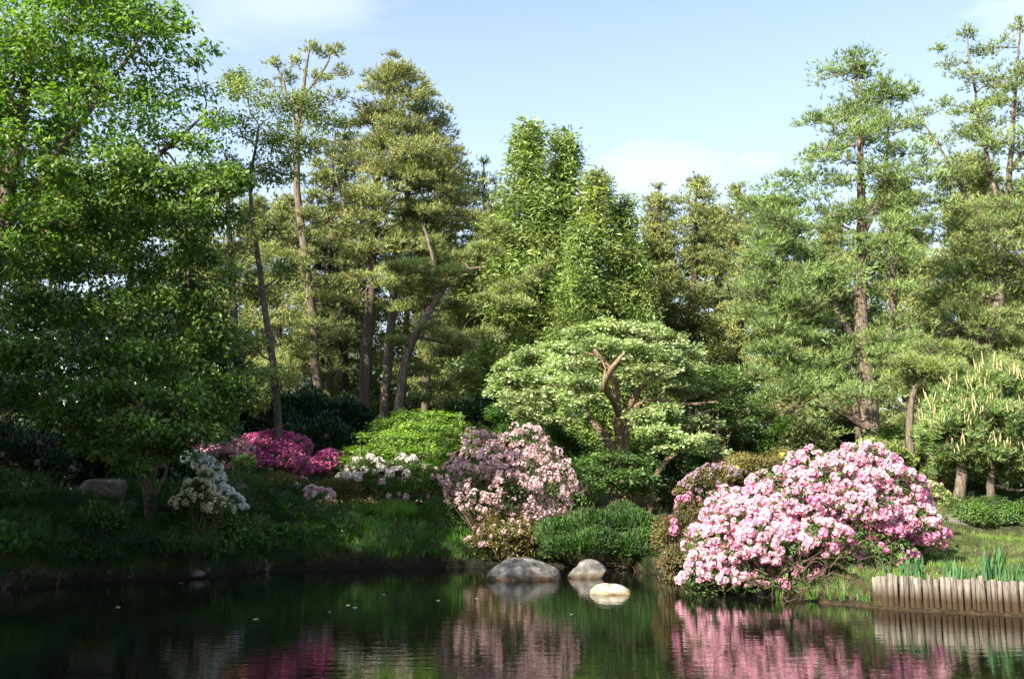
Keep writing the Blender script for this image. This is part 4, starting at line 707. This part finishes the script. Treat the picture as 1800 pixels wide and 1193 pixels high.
S('yellow_bloom_shrub', 'pale shrub with whitish flowers between the pink rhododendron and the right pines', 26.6, [(1640, 868, 26, 16), (1665, 885, 22, 12)], 'light', R_(622), 4000, LEAF, .07, fl=[('cream', 24, .08, None, 24, 8)])
for q, (a, lb) in enumerate([([(1700, 905, 44, 28), (1660, 915, 28, 20)], 'olive green low shrub behind the lawn, nearest the pink rhododendron'), ([(1760, 910, 40, 30), (1735, 890, 28, 20)], 'olive green low shrub behind the middle of the lawn'), ([(1820, 905, 40, 34), (1850, 915, 40, 30)], 'olive green low shrub behind the lawn at the right edge'),
        ([(1640, 835, 30, 22), (1620, 850, 26, 20)], 'yellow-green shrub left of the thick leaning trunk'), ([(1720, 855, 40, 18), (1760, 865, 40, 16), (1810, 860, 44, 20)], 'low green shrub under the candle-tipped pine')]):
    S('border_shrub', lb, 25.7 if q < 3 else 28.2, a, 'shrub' if q != 3 else 'olive', R_(630 + q), 7500, LEAF, .065, nst=24, bump=.1, group='low shrubs behind the right lawn')
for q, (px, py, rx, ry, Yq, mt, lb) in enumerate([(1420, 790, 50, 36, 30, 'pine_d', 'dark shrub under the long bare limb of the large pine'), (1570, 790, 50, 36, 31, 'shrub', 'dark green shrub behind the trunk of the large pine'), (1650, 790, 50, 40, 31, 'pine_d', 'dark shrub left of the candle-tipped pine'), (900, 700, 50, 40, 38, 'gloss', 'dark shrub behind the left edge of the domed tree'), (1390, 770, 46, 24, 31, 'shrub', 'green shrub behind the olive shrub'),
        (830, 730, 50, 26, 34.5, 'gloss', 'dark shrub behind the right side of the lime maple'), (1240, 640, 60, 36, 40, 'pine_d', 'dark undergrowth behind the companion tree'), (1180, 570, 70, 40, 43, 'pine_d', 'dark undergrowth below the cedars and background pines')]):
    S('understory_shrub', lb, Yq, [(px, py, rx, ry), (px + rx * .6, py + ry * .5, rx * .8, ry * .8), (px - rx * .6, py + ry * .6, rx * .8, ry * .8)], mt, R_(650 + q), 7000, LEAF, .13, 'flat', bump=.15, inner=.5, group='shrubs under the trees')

for q, (cs, Yq, mt, tp, sz, lb) in enumerate([([(770, 905, 40, 20), (810, 915, 30, 18)], 27.6, 'shrub', LEAF, .06, 'green leafy shrub left of the pale pink azalea'), ([(700, 905, 50, 14), (650, 900, 40, 12)], 27.9, 'grass', BLADE, .2, 'mound of tall grass under the white-flowered rhododendron'), ([(760, 960, 36, 14), (800, 965, 30, 12)], 26.9, 'fern', SPRAY, .14, 'leafy green plants at the waterline left of the pale pink azalea'),
        ([(600, 960, 30, 12), (640, 965, 30, 10)], 26.9, 'grass', BLADE_L, .22, 'grass hummock at the waterline below the meadow'), ([(460, 905, 50, 12), (520, 905, 36, 10)], 27.0, 'cover', LEAF, .06, 'low olive ground plant in front of the edging stones')]):
    S('bank_shrub', lb, Yq, cs, mt, R_(710 + q), 4000 if tp is LEAF else 1500, tp, sz, 'up', bump=.08, inner=.5, group='low plants on the centre bank')

# ------------------------------------------------------------------ the big pink rhododendron
Yk = 19.6
K = [(1500, 812, 54, 24, .6), (1440, 830, 60, 26, .3), (1545, 830, 44, 28, .4), (1380, 856, 60, 26, 0), (1480, 858, 70, 32, -.3), (1560, 866, 56, 34, 0), (1330, 884, 60, 26, -.2), (1420, 894, 60, 30, -.8), (1520, 905, 60, 30, -.8), (1600, 905, 44, 32, -.1), (1280, 918, 50, 26, 0), (1345, 930, 64, 30, -1.0), (1440, 935, 50, 26, -1.2),
     (1265, 955, 44, 28, -.3), (1330, 975, 60, 28, -1.1), (1400, 965, 50, 24, -1.3), (1610, 950, 36, 26, -.4), (1570, 930, 44, 22, -.8), (1250, 990, 44, 24, -.5), (1310, 1010, 50, 20, -1.0), (1230, 1015, 34, 16, -.5), (1235, 930, 24, 18, 0), (1640, 935, 16, 14, 0)]
kb = np.array([cl(*q[:4], Yk + q[4]) for q in K]); r = R_(701)
root, base = shrub('pink_rhododendron', 'huge mounded rhododendron smothered in bright pink blossom beside the log palisade', Yk, K, 'shrub', r, 15500, LEAF, .09, 'droop', None, 170, inner=.55, bump=.12, stemr=.014, leaf_hi=1.12)
P, nr = shell(kb, 2400, R_(702), .93, 1.12, -.45, .12); sel = R_(703).random(len(P)) ; low = (P[:, 0] > 5.9) & (P[:, 2] < 1.3)  # low: lower right blossoms, given deeper pink to imitate the shading there
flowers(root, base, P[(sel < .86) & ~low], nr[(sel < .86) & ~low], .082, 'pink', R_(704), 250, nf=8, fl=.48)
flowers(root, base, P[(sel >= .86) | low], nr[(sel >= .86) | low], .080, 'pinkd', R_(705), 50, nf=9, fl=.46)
kl = np.array([cl(*q[:4], Yk + q[4]) for q in [(1400, 1005, 60, 22, -1.0), (1470, 990, 50, 30, -.8), (1530, 975, 44, 36, -.7), (1340, 1025, 60, 14, -1.1), (1580, 975, 30, 26, -.6)]])
Pl, nl_ = shell(kl, 6500, R_(707), .5, 1.06, -.6, .08); ml = MB(); place(ml, LEAF, Pl, nl_ + R_(708).normal(0, .6, Pl.shape), nl_ + R_(709).normal(0, .5, Pl.shape), .075 * R_(710).uniform(.6, 1.3, len(Pl))); ml.obj('lower_foliage', M['low'], root, base)
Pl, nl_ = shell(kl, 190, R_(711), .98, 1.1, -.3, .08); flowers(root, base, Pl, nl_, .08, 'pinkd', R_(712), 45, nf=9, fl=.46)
m_ = MB(); rr = R_(706); n = 190; A = np.stack([rr.uniform(4.2, 6.7, n), rr.uniform(17.6, 19.2, n), rr.uniform(.15, .5, n)], 1); B = A + np.stack([rr.normal(0, .45, n), rr.uniform(-.7, .1, n), rr.uniform(-.25, .75, n)], 1); B[:, 2] = np.maximum(B[:, 2], .02)
Pm = bez(A, (A + B) / 2 + rr.normal(0, .22, A.shape), B, 7); Pm[:, 1:-1] += rr.normal(0, .015, (n, 5, 3)); tubes(m_, Pm, np.broadcast_to(np.linspace(.010, .004, 7), Pm.shape[:2]), 4); m_.obj('bare_branches', M['twig'], root, base)

# ------------------------------------------------------------------ ground plants
def fringe(name, x0, x1, n, seed, tpl, size, mat, dmax=.55, lean=.5):
    r = np.random.default_rng(seed); x = r.uniform(x0, x1, n * 6); y = r.uniform(13, 29, n * 6); d = pond_d(x, y); ok = (d > -.03) & (d < dmax); x = x[ok][:n]; y = y[ok][:n]; e = .05
    g = np.stack([pond_d(x + e, y) - pond_d(x - e, y), pond_d(x, y + e) - pond_d(x, y - e), 0 * x], 1); g = nz(g); C = np.stack([x, y, H(x, y) - .03], 1); b = MB()
    place(b, tpl, C, np.array([0, 0, 1.]) - g * r.uniform(0, lean, (len(x), 1)) + r.normal(0, .15, C.shape), r.normal(size=C.shape), size * r.uniform(.5, 1.3, len(x))); return tag(b.obj(name, mat), kind='stuff')
fringe('waterside_weeds', 3.6, 6.1, 1500, 854, SPRAY, .13, M['cover'], .7, .8)
fringe('waterside_grass', -11.5, 3.4, 2600, 851, BLADE_L, .26, M['fern_d'])
fringe('shore_tufts', 4.6, 6.0, 420, 855, BLADE_L, .20, M['grass'], .7, .5)
fringe('waterside_leaves', -11.5, 4.2, 5200, 852, SPRAY, .20, M['fern_d'], .8, 1.0)
fringe('waterside_litter', -11.5, 5.8, 900, 853, BLADE_L, .20, M['dead'], .35, 1.2)
lawn('meadow_grass', [(-6.2, 25.5), (-5.6, 27.6), (-4.6, 30), (-1, 30), (-.4, 28), (-.2, 26.8), (-3.5, 26.3)], 4500, 801, BLADE, .28, M['grass'])
lawn('lawn', [(5.4, 18.4), (5.9, 16.7), (7, 16.05), (9.4, 15.2), (14, 13.8), (16, 27), (8, 27), (5.6, 24)], 19000, 802, BLADE3, .11, M['lawn_g'])
lawn('shore_grass', [(-11, 19.6), (-9.2, 21.2), (-6.6, 22.6), (-4.8, 25.6), (1.5, 26.5), (3.2, 25), (3.2, 28), (-5, 27.8), (-7, 24.4), (-12, 22)], 6000, 803, BLADE_L, .22, M['fern'])
lawn('dry_fringe', [(-11, 19.5), (-9.2, 21.2), (-6.9, 22.5), (-5, 25.6), (1.5, 26.4), (3.4, 24), (3.4, 26.4), (1.5, 27.1), (-4, 27), (-7.5, 24), (-12, 20.8)], 1400, 806, BLADE_L, .17, M['dead'])
lawn('ground_cover', [(-14, 20), (-9.2, 21.3), (-7, 23), (-5.2, 25.8), (-6, 27.8), (-5.4, 36), (12, 46), (18, 28), (8, 26.5), (3, 27.5), (1.4, 28.5), (-4.4, 31), (-4.9, 34), (-12, 34)], 14000, 804, SPRAY, .22, M['cover'])
lawn('bank_cover', [(-13, 19.8), (-9.4, 21.3), (-7, 22.9), (-5.2, 25.6), (-5.8, 28), (-9, 26), (-13, 25)], 16000, 805, SPRAY, .30, M['fern_d'])
lawn('right_bank_cover', [(3.4, 19.4), (4.4, 18.3), (5.9, 17.1), (6.2, 18.6), (5, 21), (4, 25), (3.2, 25.5), (3.7, 22.5)], 4000, 807, SPRAY, .13, M['reddish'])
def blades_mesh(seed, n, h, wd, lean, name, mat):
    rr = R_(seed); b = MB(); A = np.stack([rr.normal(0, .05, n), rr.normal(0, .04, n), np.zeros(n)], 1); an = rr.uniform(0, 2 * PI, n); l = h * rr.uniform(.6, 1, n); ln_ = rr.uniform(.05, lean, n) * l
    out = np.stack([np.cos(an), np.sin(an), 0 * an], 1); sd_ = np.stack([-np.sin(an + .4), np.cos(an + .4), 0 * an], 1) * wd; V = []
    for t in (0, .4, .75): c = A + out * (ln_ * t * t)[:, None] + np.array([0, 0, 1.]) * (l * t)[:, None]; ww = (1 - .35 * t); V += [c - sd_ * ww, c + sd_ * ww]
    V.append(A + out * ln_[:, None] + np.array([0, 0, 1.]) * (l * .98)[:, None]); V = np.stack(V, 1); k7 = np.arange(n)[:, None] * 7
    b.add(V.reshape(-1, 3), tri=(k7 + np.array([4, 5, 6])), quad=np.concatenate([k7 + np.array([0, 1, 3, 2]), k7 + np.array([2, 3, 5, 4])])); return b.mesh(name, mat, smooth=False)
im = [blades_mesh(820 + q, 16, .46, .014, .28, 'iris_plant', M['iris']) for q in range(3)]; rr = R_(810)
for q, (px, py, s_, lb) in enumerate([(1590, 1004, .55, 'first iris clump from the left on the palisade, right beside the pink rhododendron'), (1612, 1003, .8, 'iris clump just right of the first one on the palisade'), (1560, 1002, .5, 'small iris clump at the left end of the palisade'), (1668, 1005, .75, 'iris clump at the left front edge of the lawn'), (1690, 1006, .55, 'short iris clump near the middle of the palisade'), (1712, 1008, .45, 'smallest iris clump near the middle of the palisade'),
        (1738, 1008, .8, 'iris clump left of the tallest iris clump'), (1757, 1008, 1.25, 'tallest iris clump, rising above the lawn behind a raised log'), (1780, 1009, .6, 'iris clump right of the tallest one'), (1796, 1010, .75, 'iris clump at the right edge of the picture')]):
    Yi = 16.95 - (px - 1560) / 240 * 1.1; p = at(px, py, Yi); o = bpy.data.objects.new('iris_plant', im[q % 3]); COL.objects.link(o); o.location = (p[0], Yi, hz(p[0], Yi) - .01); o.rotation_euler = (0, 0, q * 1.1); o.scale = (s_ * 1.7, s_ * 1.7, s_ * 1.15)
    tag(o, lb, 'iris', 'iris clumps along the palisade')
b = MB(); C = R_(811).normal(0, .05, (16, 3)) * np.array([1, 1, .4]); place(b, PLEAF, C, R_(812).normal(size=(16, 3)) * np.array([1, 1, .3]) + np.array([0, 0, .8]), R_(813).normal(size=(16, 3)), .17); o = b.obj('broadleaf_plant', M['bright']); p = at(1640, 1002, 16.15); o.location = (p[0], 16.15, hz(p[0], 16.15) + .03); tag(o, 'small broad-leaved plant between iris clumps on the palisade edge', 'plant')
rm = [blades_mesh(830 + q, 22, .75, .008, .35, 'reed_clump', M['iris' if q else 'grass']) for q in range(3)]
for q, (px, py, s_, lb) in enumerate([(210, 1008, 1.0, 'reed clump in deep shade left of centre on the left shore'), (375, 1006, 1.0, 'reed clump just right of the small shore stone'), (405, 1003, .8, 'reed clump leaning right of the shore stone'), (440, 1000, .9, 'reed clump at the bend of the left shore'), (300, 1008, .8, 'reed clump left of the small shore stone'), (700, 985, .8, 'green reed clump on the centre bank edge'),
        (825, 980, .7, 'bright reed clump below the pale pink azalea on its left'), (885, 980, .7, 'reed clump in front of the pale pink azalea'), (470, 998, .7, 'short reed clump where the left shore turns'), (150, 1012, .7, 'short reed clump at the dark left shore')]):
    Yi = CAMZ * F / (py - HOR) ; p = at(px, py, Yi); x, y = p[0], Yi
    for _ in range(60):
        if pond_d(np.array([x]), np.array([y]))[0] > .05: break
        y += .08
    o = bpy.data.objects.new('reed_clump', rm[q % 3]); COL.objects.link(o); o.location = (x, y, hz(x, y) - .02); o.rotation_euler = (0, 0, q * 2.1); o.scale = (s_ * 1.6, s_ * 1.2, s_); tag(o, lb, 'reeds', 'reed clumps along the shore')
def fern_mesh(seed):
    rr = R_(seed); b = MB()
    for f in range(11):
        a = f / 11 * 2 * PI + rr.uniform(-.2, .2); l = rr.uniform(.45, .65); t = np.linspace(0, 1, 12); d = np.array([math.cos(a), math.sin(a), 0]); P_ = d * (t * l * .9)[:, None] + np.array([0, 0, 1.]) * (l * (1.1 * t - .75 * t * t))[:, None]; s_ = np.array([-d[1], d[0], 0])
        for i in range(1, 12):
            wv = .12 * math.sin(PI * min(1, t[i] * .85 + .15)) + .015
            for sg in (-1, 1): tip = P_[i] + s_ * sg * wv + d * .03 - np.array([0, 0, .02]); b.add([P_[i] - d * .018, P_[i] + d * .018, tip], tri=[(0, 1, 2)])
    return b.mesh('fern', M['fern'], smooth=False)
fm = [fern_mesh(841), fern_mesh(842)]
for q, (x, y, s_, lb) in enumerate([(-6.0, 25.3, 1.0, 'fern on the bank below the edging stones'), (-5.4, 26.3, 1.0, 'bright fern at the left end of the meadow grass'), (-4.9, 26.6, .8, 'small fern next to the bright fern'), (-8.4, 22.7, 1.2, 'dark fern left of the shore stone'), (-9.4, 22.7, 1.2, 'dark fern below the big stone slab'), (-7.6, 23.4, 1.0, 'fern below the cream azalea'), (-6.7, 24.1, 1.1, 'fern right of the cream azalea'), (-.9, 27.1, 1.0, 'bright fern left of the pale pink azalea at the waterline'), (-1.6, 27.3, .8, 'small fern on the centre bank edge')]):
    o = bpy.data.objects.new('fern', fm[q % 2]); COL.objects.link(o); o.location = (x, y, hz(x, y) - .02); o.rotation_euler = (0, 0, q * .9); o.scale = (s_,) * 3; tag(o, lb, 'fern', 'ferns on the far bank')
# petals and leaves afloat
def fleck(seed):
    rr = R_(seed); a = np.arange(7) / 7 * 2 * PI; R0 = 1 + rr.uniform(-.3, .2, 7); b = MB(); b.add(np.r_[np.stack([np.cos(a) * R0, np.sin(a) * R0 * .7, np.full(7, .12)], 1), [[0, 0, 0]]], tri=[(q, (q + 1) % 7, 7) for q in range(7)]); return b.mesh('floating_petal', M['white'])
fk = fleck(3)
for px, py, s_, lb in [(612, 1056, .05, 'pale floating leaf, left one of the pair on the dark water'), (624, 1060, .06, 'pale floating leaf, right one of the pair on the dark water'), (580, 1067, .035, 'white petal floating left of the pair of leaves'), (450, 1079, .055, 'white petal floating lower left of the pair'), (770, 1048, .045, 'pale petal floating left of the long boulder'), (838, 1045, .05, 'petal floating just left of the long boulder'),
        (208, 1059, .05, 'pale petal floating in deep shade on the left'), (1004, 1071, .03, 'petal floating below the two boulders'), (1070, 1192, .035, 'petal floating at the bottom edge of the picture'), (318, 1019, .05, 'petal floating near the small shore stone'), (675, 1038, .03, 'petal floating off the meadow grass')]:
    Yi = CAMZ * F / (py - HOR) * 1.0; p = at(px, py, Yi); o = bpy.data.objects.new('floating_petal', fk); COL.objects.link(o); o.location = (p[0], Yi, .002); o.scale = (s_,) * 3; o.rotation_euler = (0, 0, px); tag(o, lb, 'floating petal', 'petals afloat on the pond')

# ------------------------------------------------------------------ wood behind, and the trees that shade the left of the pond
def broad(seed, mat, bark, h=9, wd=3.4, n=46, leaf=.2, nl=16):
    rr = R_(seed); s = smooth_path(np.array([[0, 0, 0, .26], [.15, 0, h * .35, .2], [-.1, .1, h * .65, .12], [0, 0, h * .92, .03]]), 12); c = []
    for q in range(n):
        u = nz(rr.normal(size=3)); f = rr.uniform(.35, 1)**.6; c.append([u[0] * f * wd, u[1] * f * wd, h * .60 + u[2] * f * h * .38, wd * .33, wd * .33, wd * .22])
    c = np.array(c); mt, mw, ml = MB(), MB(), MB(); tubes(mt, s[:, :3], s[:, 3], 8); P, Rr, I = grow([s], c, rr, .2, .013); tubes(mw, P, Rr, 5); fill(ml, mw, c, rr, 8, nl, LEAF, leaf, 'droop', .34)
    return mt.mesh('trunk', M[bark]), mw.mesh('branches', M[bark]), ml.mesh('crown', M[mat])
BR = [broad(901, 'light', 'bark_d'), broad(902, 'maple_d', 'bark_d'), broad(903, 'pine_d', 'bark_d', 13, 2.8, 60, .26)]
def wood_pine(seed):
    rr = R_(seed); s = smooth_path(np.array([[0, 0, 0, .26], [.2, 0, 5, .21], [0, .1, 10, .14], [0, 0, 15, .03]]), 12); out = []
    for q in range(84):
        u = (q + rr.uniform()) / 84; z = 3 + u * 12; a = 2.9 * min(1, (1 - u) * 1.9 + .06) * (.75 + .25 * math.sin(z * 1.7)); f = rr.uniform(0, 2 * PI); rh = rr.uniform(.3, 1); p_ = rr.uniform(.6, 1.1); out.append([rh * a * math.cos(f), rh * a * math.sin(f), z, p_, p_, p_ * .4])
    c = np.array(out); mt, mw, ml = MB(), MB(), MB(); tubes(mt, s[:, :3], s[:, 3], 8); P, Rr, I = grow([s], c, rr, .15, .013); tubes(mw, P, Rr, 5); fill(ml, mw, c, rr, 8, 15, NEEDLE2, .27, 'up', .33)
    return mt.mesh('trunk', M['bark_d']), mw.mesh('branches', M['bark_d']), ml.mesh('crown', M['pine'])
WP = wood_pine(904)
def plant(v, name, x, y, s_, rz, lb, grp, sz=1.0):
    root = thing(name, (x, y, hz(x, y) - .1), lb, 'tree', grp); root.scale = (s_, s_, s_ * sz); root.rotation_euler = (0, 0, rz)
    for nme, me in zip(('trunk', 'branches', 'crown'), v):
        o = bpy.data.objects.new(nme, me); COL.objects.link(o); o.parent = root
bm_, bl_ = MB(), MB(); rr = R_(960); bc = np.array([[rr.uniform(-1.8, 1.8), rr.uniform(-1.2, 1.2), rr.uniform(.5, 2.6), .9, .9, .8] for _ in range(16)])
Bq = bc[:, :3]; Aq = Bq * np.array([.1, .1, 0]) - np.array([0, 0, .1]); Pq = bez(Aq, (Aq + Bq) / 2, Bq, 4); tubes(bm_, Pq, np.full(Pq.shape[:2], .03), 4)
Pq, nq = shell(bc, 7000, rr, .6, 1.05, -.6, .15); place(bl_, LEAF, Pq, nq + rr.normal(0, .5, Pq.shape), nq + rr.normal(0, .5, Pq.shape), .2 * rr.uniform(.6, 1.2, len(Pq)))
bsm = (bm_.mesh('stems', M['bark_d']), bl_.mesh('foliage', M['shrub']))
for q in range(22):
    x = -26 + q * 2.5 + rr.uniform(-.6, .6); y = 49.5 + 3 * (q % 2) + rr.uniform(-1, 1); root = thing('woodland_bush', (x, y, hz(x, y)), 'bush at the edge of the distant wood seen between the trunks', 'bush', 'bushes at the edge of the wood'); s_ = rr.uniform(.8, 1.35); root.scale = (s_, s_, s_); root.rotation_euler = (0, 0, rr.uniform(0, 6))
    for nme, me in zip(('stems', 'foliage'), bsm): o = bpy.data.objects.new(nme, me); COL.objects.link(o); o.parent = root
rr = R_(950); GW = 'trees of the wood behind the garden'
for q in range(26):
    x = -34 + q * 2.9 + rr.uniform(-.8, .8); y = 56 + 8 * (q % 3) + rr.uniform(-2, 2); v = [1, 0, 2, 0, 1][q % 5]
    plant(BR[v], 'woodland_tree', x, y, rr.uniform(.85, 1.15) * (1.0 if v != 2 else .8), rr.uniform(0, 6), 'tree of the distant wood seen through gaps between the trunks', GW)
for q, (px, tp, Yw, lb) in enumerate([(872, 345, 47, 'far pine filling the gap between the pine group and the cedars'), (1255, 345, 50, 'far pine behind the gap left of the large pine'), (1365, 330, 46, 'far pine behind the left flank of the large pine'), (1680, 330, 46, 'far pine between the large pine and the sparse pine'), (1150, 375, 51, 'far pine directly right of the cedars'), (1460, 380, 50, 'far pine hidden behind the large pine'),
        (445, 330, 47, 'far pine behind the slender tree'), (720, 330, 50, 'far pine behind the middle of the pine group'), (330, 330, 46, 'far pine behind the drooping tree'), (1850, 330, 46, 'far pine at the right edge behind the sparse pine'), (575, 360, 52, 'far pine behind the tall thin pine'), (1600, 400, 52, 'far pine behind the right flank of the large pine'), (1000, 470, 50, 'far low pine behind the cedars'), (640, 420, 56, 'farthest low pine behind the pine group'), (1565, 300, 42, 'far pine close behind the right half of the large pine'), (1715, 250, 43, 'far pine close behind the sparse pine on its left'), (1810, 320, 42, 'far pine close behind the sparse pine on its right'), (500, 330, 45, 'far pine between the slender tree and the tall thin pine'), (775, 400, 53, 'far pine showing right of the leaning trunk'), (825, 430, 45, 'far pine low behind the long limbs of the leaning pine'), (1390, 450, 43, 'low far pine behind the left boughs of the large pine'), (600, 520, 60, 'lowest farthest pine behind the dark trunks')]):
    p = at(px, tp, Yw); g = hz(p[0], Yw); sz_ = (p[2] - g) / 15.6; root = thing('far_pine', (p[0], Yw, g - .1), lb, 'tree', 'pines behind the pond'); root.scale = (max(.85, sz_), max(.85, sz_), sz_); root.rotation_euler = (0, 0, q * 2.3)
    for nme, me in zip(('trunk', 'branches', 'crown'), WP): o = bpy.data.objects.new(nme, me); COL.objects.link(o); o.parent = root
GS = 'tall trees on the near left bank outside the picture'
for q, (x, y, v, hh, lb) in enumerate([(-12, 9.5, 1, 9.8, 'low broadleaf tree beside the near left shore, outside the picture'), (-16.5, 11.5, 2, 11.8, 'dark conifer on the left shore halfway along the pond, outside the picture'), (-16.5, 8, 1, 11.8, 'broadleaf tree behind the low one on the near left shore, outside the picture'), (-12, 3, 1, 10, 'broadleaf tree at the near left corner of the pond, outside the picture'),
        (-14.2, 13.8, 1, 9.2, 'low spreading broadleaf tree on the left shore opposite the rhododendron, outside the picture'), (-18.5, 17.5, 2, 10.5, 'tall dark conifer farthest along the left shore, outside the picture'), (-16, 0, 2, 12.5, 'dark conifer left of the viewpoint, outside the picture'), (-21, 11, 1, 14, 'tall broadleaf tree behind the left shore conifers, outside the picture'), (-9.5, -3, 1, 8.5, 'small broadleaf tree just left of the viewpoint, outside the picture'), (-16, 18.5, 1, 9, 'broadleaf tree just beyond the left edge of the picture'), (-15.6, 16.8, 1, 10.6, 'low broadleaf tree overhanging the left shore, just outside the picture')]):
    h0 = 8.6 if v == 1 else 12.6; plant(BR[v], 'bank_tree', x, y, hh / h0 * (1.1 if v == 2 else 1.25), q * 1.3, lb, GS, 1 / (1.1 if v == 2 else 1.25))
for q, (x, y, s_, lb) in enumerate([(-4, -14, 1.2, 'tree behind and left of the viewpoint'), (4, -16, 1.2, 'tree right behind the viewpoint'), (13, -12, 1.2, 'tree behind and right of the viewpoint'), (20, -2, 1.2, 'tree right of the viewpoint beyond the pond'), (23, 9, 1.2, 'tree right of the pond, outside the picture'), (25, 19, 1.2, 'tree beyond the lawn, outside the picture on the right')]):
    plant(BR[q % 3], 'rear_tree', x, y, s_, q * 1.1, lb, 'trees around the near side of the pond')
# deep undergrowth on the shaded left bank
for q, (cs, Yq, lb) in enumerate([([(40, 700, 110, 70), (130, 720, 90, 60), (0, 780, 110, 60)], 27.5, 'tall dark undergrowth behind the stone slab at the far left'), ([(250, 720, 90, 60), (330, 740, 70, 50), (200, 790, 90, 50)], 28.5, 'dark undergrowth behind the multi-stemmed tree'), ([(60, 560, 130, 60), (-30, 640, 90, 70), (150, 600, 90, 60)], 30, 'dark leafy mass high behind the left bank'),
        ([(320, 620, 90, 60), (250, 640, 70, 60), (390, 680, 50, 50)], 33, 'dark leafy thicket left of the thin hidden pine'), ([(-20, 900, 50, 40), (20, 925, 40, 30)], 23.0, 'dark bush at the left edge by the water'), ([(250, 840, 60, 26), (320, 850, 50, 24), (190, 850, 50, 20)], 26.5, 'dark low bush right of the stone slab')]):
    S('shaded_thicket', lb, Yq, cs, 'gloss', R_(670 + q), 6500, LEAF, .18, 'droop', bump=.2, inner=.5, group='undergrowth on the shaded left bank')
gp = []
rr = R_(980)
for q in range(400):
    x = rr.uniform(-11.5, -4.2); y = rr.uniform(20, 27.6); d = float(pond_d(np.array([x]), np.array([y]))[0])
    if d < .25 or d > 3.4 or (d > 1.2 and 80 < 900 + x / y * F < 240) or any(math.hypot(x - a[0], y - a[1]) < .8 for a in gp): continue
    gp.append((x, y, d))
gp.sort(); gp = gp[:34]; seen_ = {}
def grounded(name, lb, cat, x, y, rx, rz, mat, seed, n, tpl, size, group):
    rq = R_(seed); g = hz(x, y); c = np.array([[x + rq.normal(0, rx * .45), y + rq.normal(0, rx * .35), g + rz * rq.uniform(.25, .7), rx * rq.uniform(.5, .8), rx * .6, rz * rq.uniform(.5, .8)] for _ in range(5)]); base = np.array([x, y, g]); root = thing(name, base, lb, cat, group)
    ms = MB(); B = c[rq.integers(5, size=8), :3] + rq.normal(0, .1, (8, 3)); A = base + rq.normal(0, .06, (8, 3)) * np.array([1, 1, 0]); Pq = bez(A, (A + B) / 2 + rq.normal(0, .05, A.shape), B, 4); tubes(ms, Pq, np.full(Pq.shape[:2], .006), 3); ms.obj('stems', M['twig'], root, base)
    Pq, nq = shell(c, n, rq, .4, 1.15, -.4, .06); ml = MB(); place(ml, tpl, Pq, nq * .6 + np.array([0, 0, .5]) + rq.normal(0, .45, Pq.shape), nq + rq.normal(0, .5, Pq.shape), size * rq.uniform(.6, 1.3, len(Pq))); ml.obj('foliage', mat, root, base)
for q, (x, y, d) in enumerate(gp):
    kind = int(rr.integers(4)); where = 'at the waterline' if d < .8 else ('half way up' if d < 2 else 'at the top of'); px_ = 900 + x / y * F
    near = 'far left end of the bank' if px_ < 90 else 'bank below the stone slab' if px_ < 210 else 'bank below the multi-stemmed tree' if px_ < 310 else 'bank below the cream azalea' if px_ < 420 else 'bank below the golden bush' if px_ < 520 else 'left end of the meadow bank'
    lb = ['dark-leaved plant', 'ferny plant', 'twiggy bush', 'broad-leaved weed'][kind] + ' ' + where + (', ' if where == 'at the waterline' else ' ') + 'the ' + near
    seen_[lb] = seen_.get(lb, 0) + 1
    if seen_[lb] > 1: lb += [', second from the left', ', third from the left', ', fourth from the left', ', fifth from the left'][seen_[lb] - 2]
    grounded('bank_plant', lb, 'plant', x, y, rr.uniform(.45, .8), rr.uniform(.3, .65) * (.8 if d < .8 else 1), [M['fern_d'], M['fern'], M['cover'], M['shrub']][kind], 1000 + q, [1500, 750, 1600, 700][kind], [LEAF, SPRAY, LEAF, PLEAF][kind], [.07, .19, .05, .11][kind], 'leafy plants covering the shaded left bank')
for q, (px, py, rx, ry, Yq, mt, lb) in enumerate([]):
    S('bank_plant', lb, Yq, [(px, py, rx, ry), (px + rx * .6, py + 8, rx * .6, ry * .7), (px - rx * .5, py + 6, rx * .7, ry * .8)], mt, R_(690 + q), 2400, SPRAY, .24, 'up', bump=.12, inner=.5, group='leafy plants covering the shaded left bank')
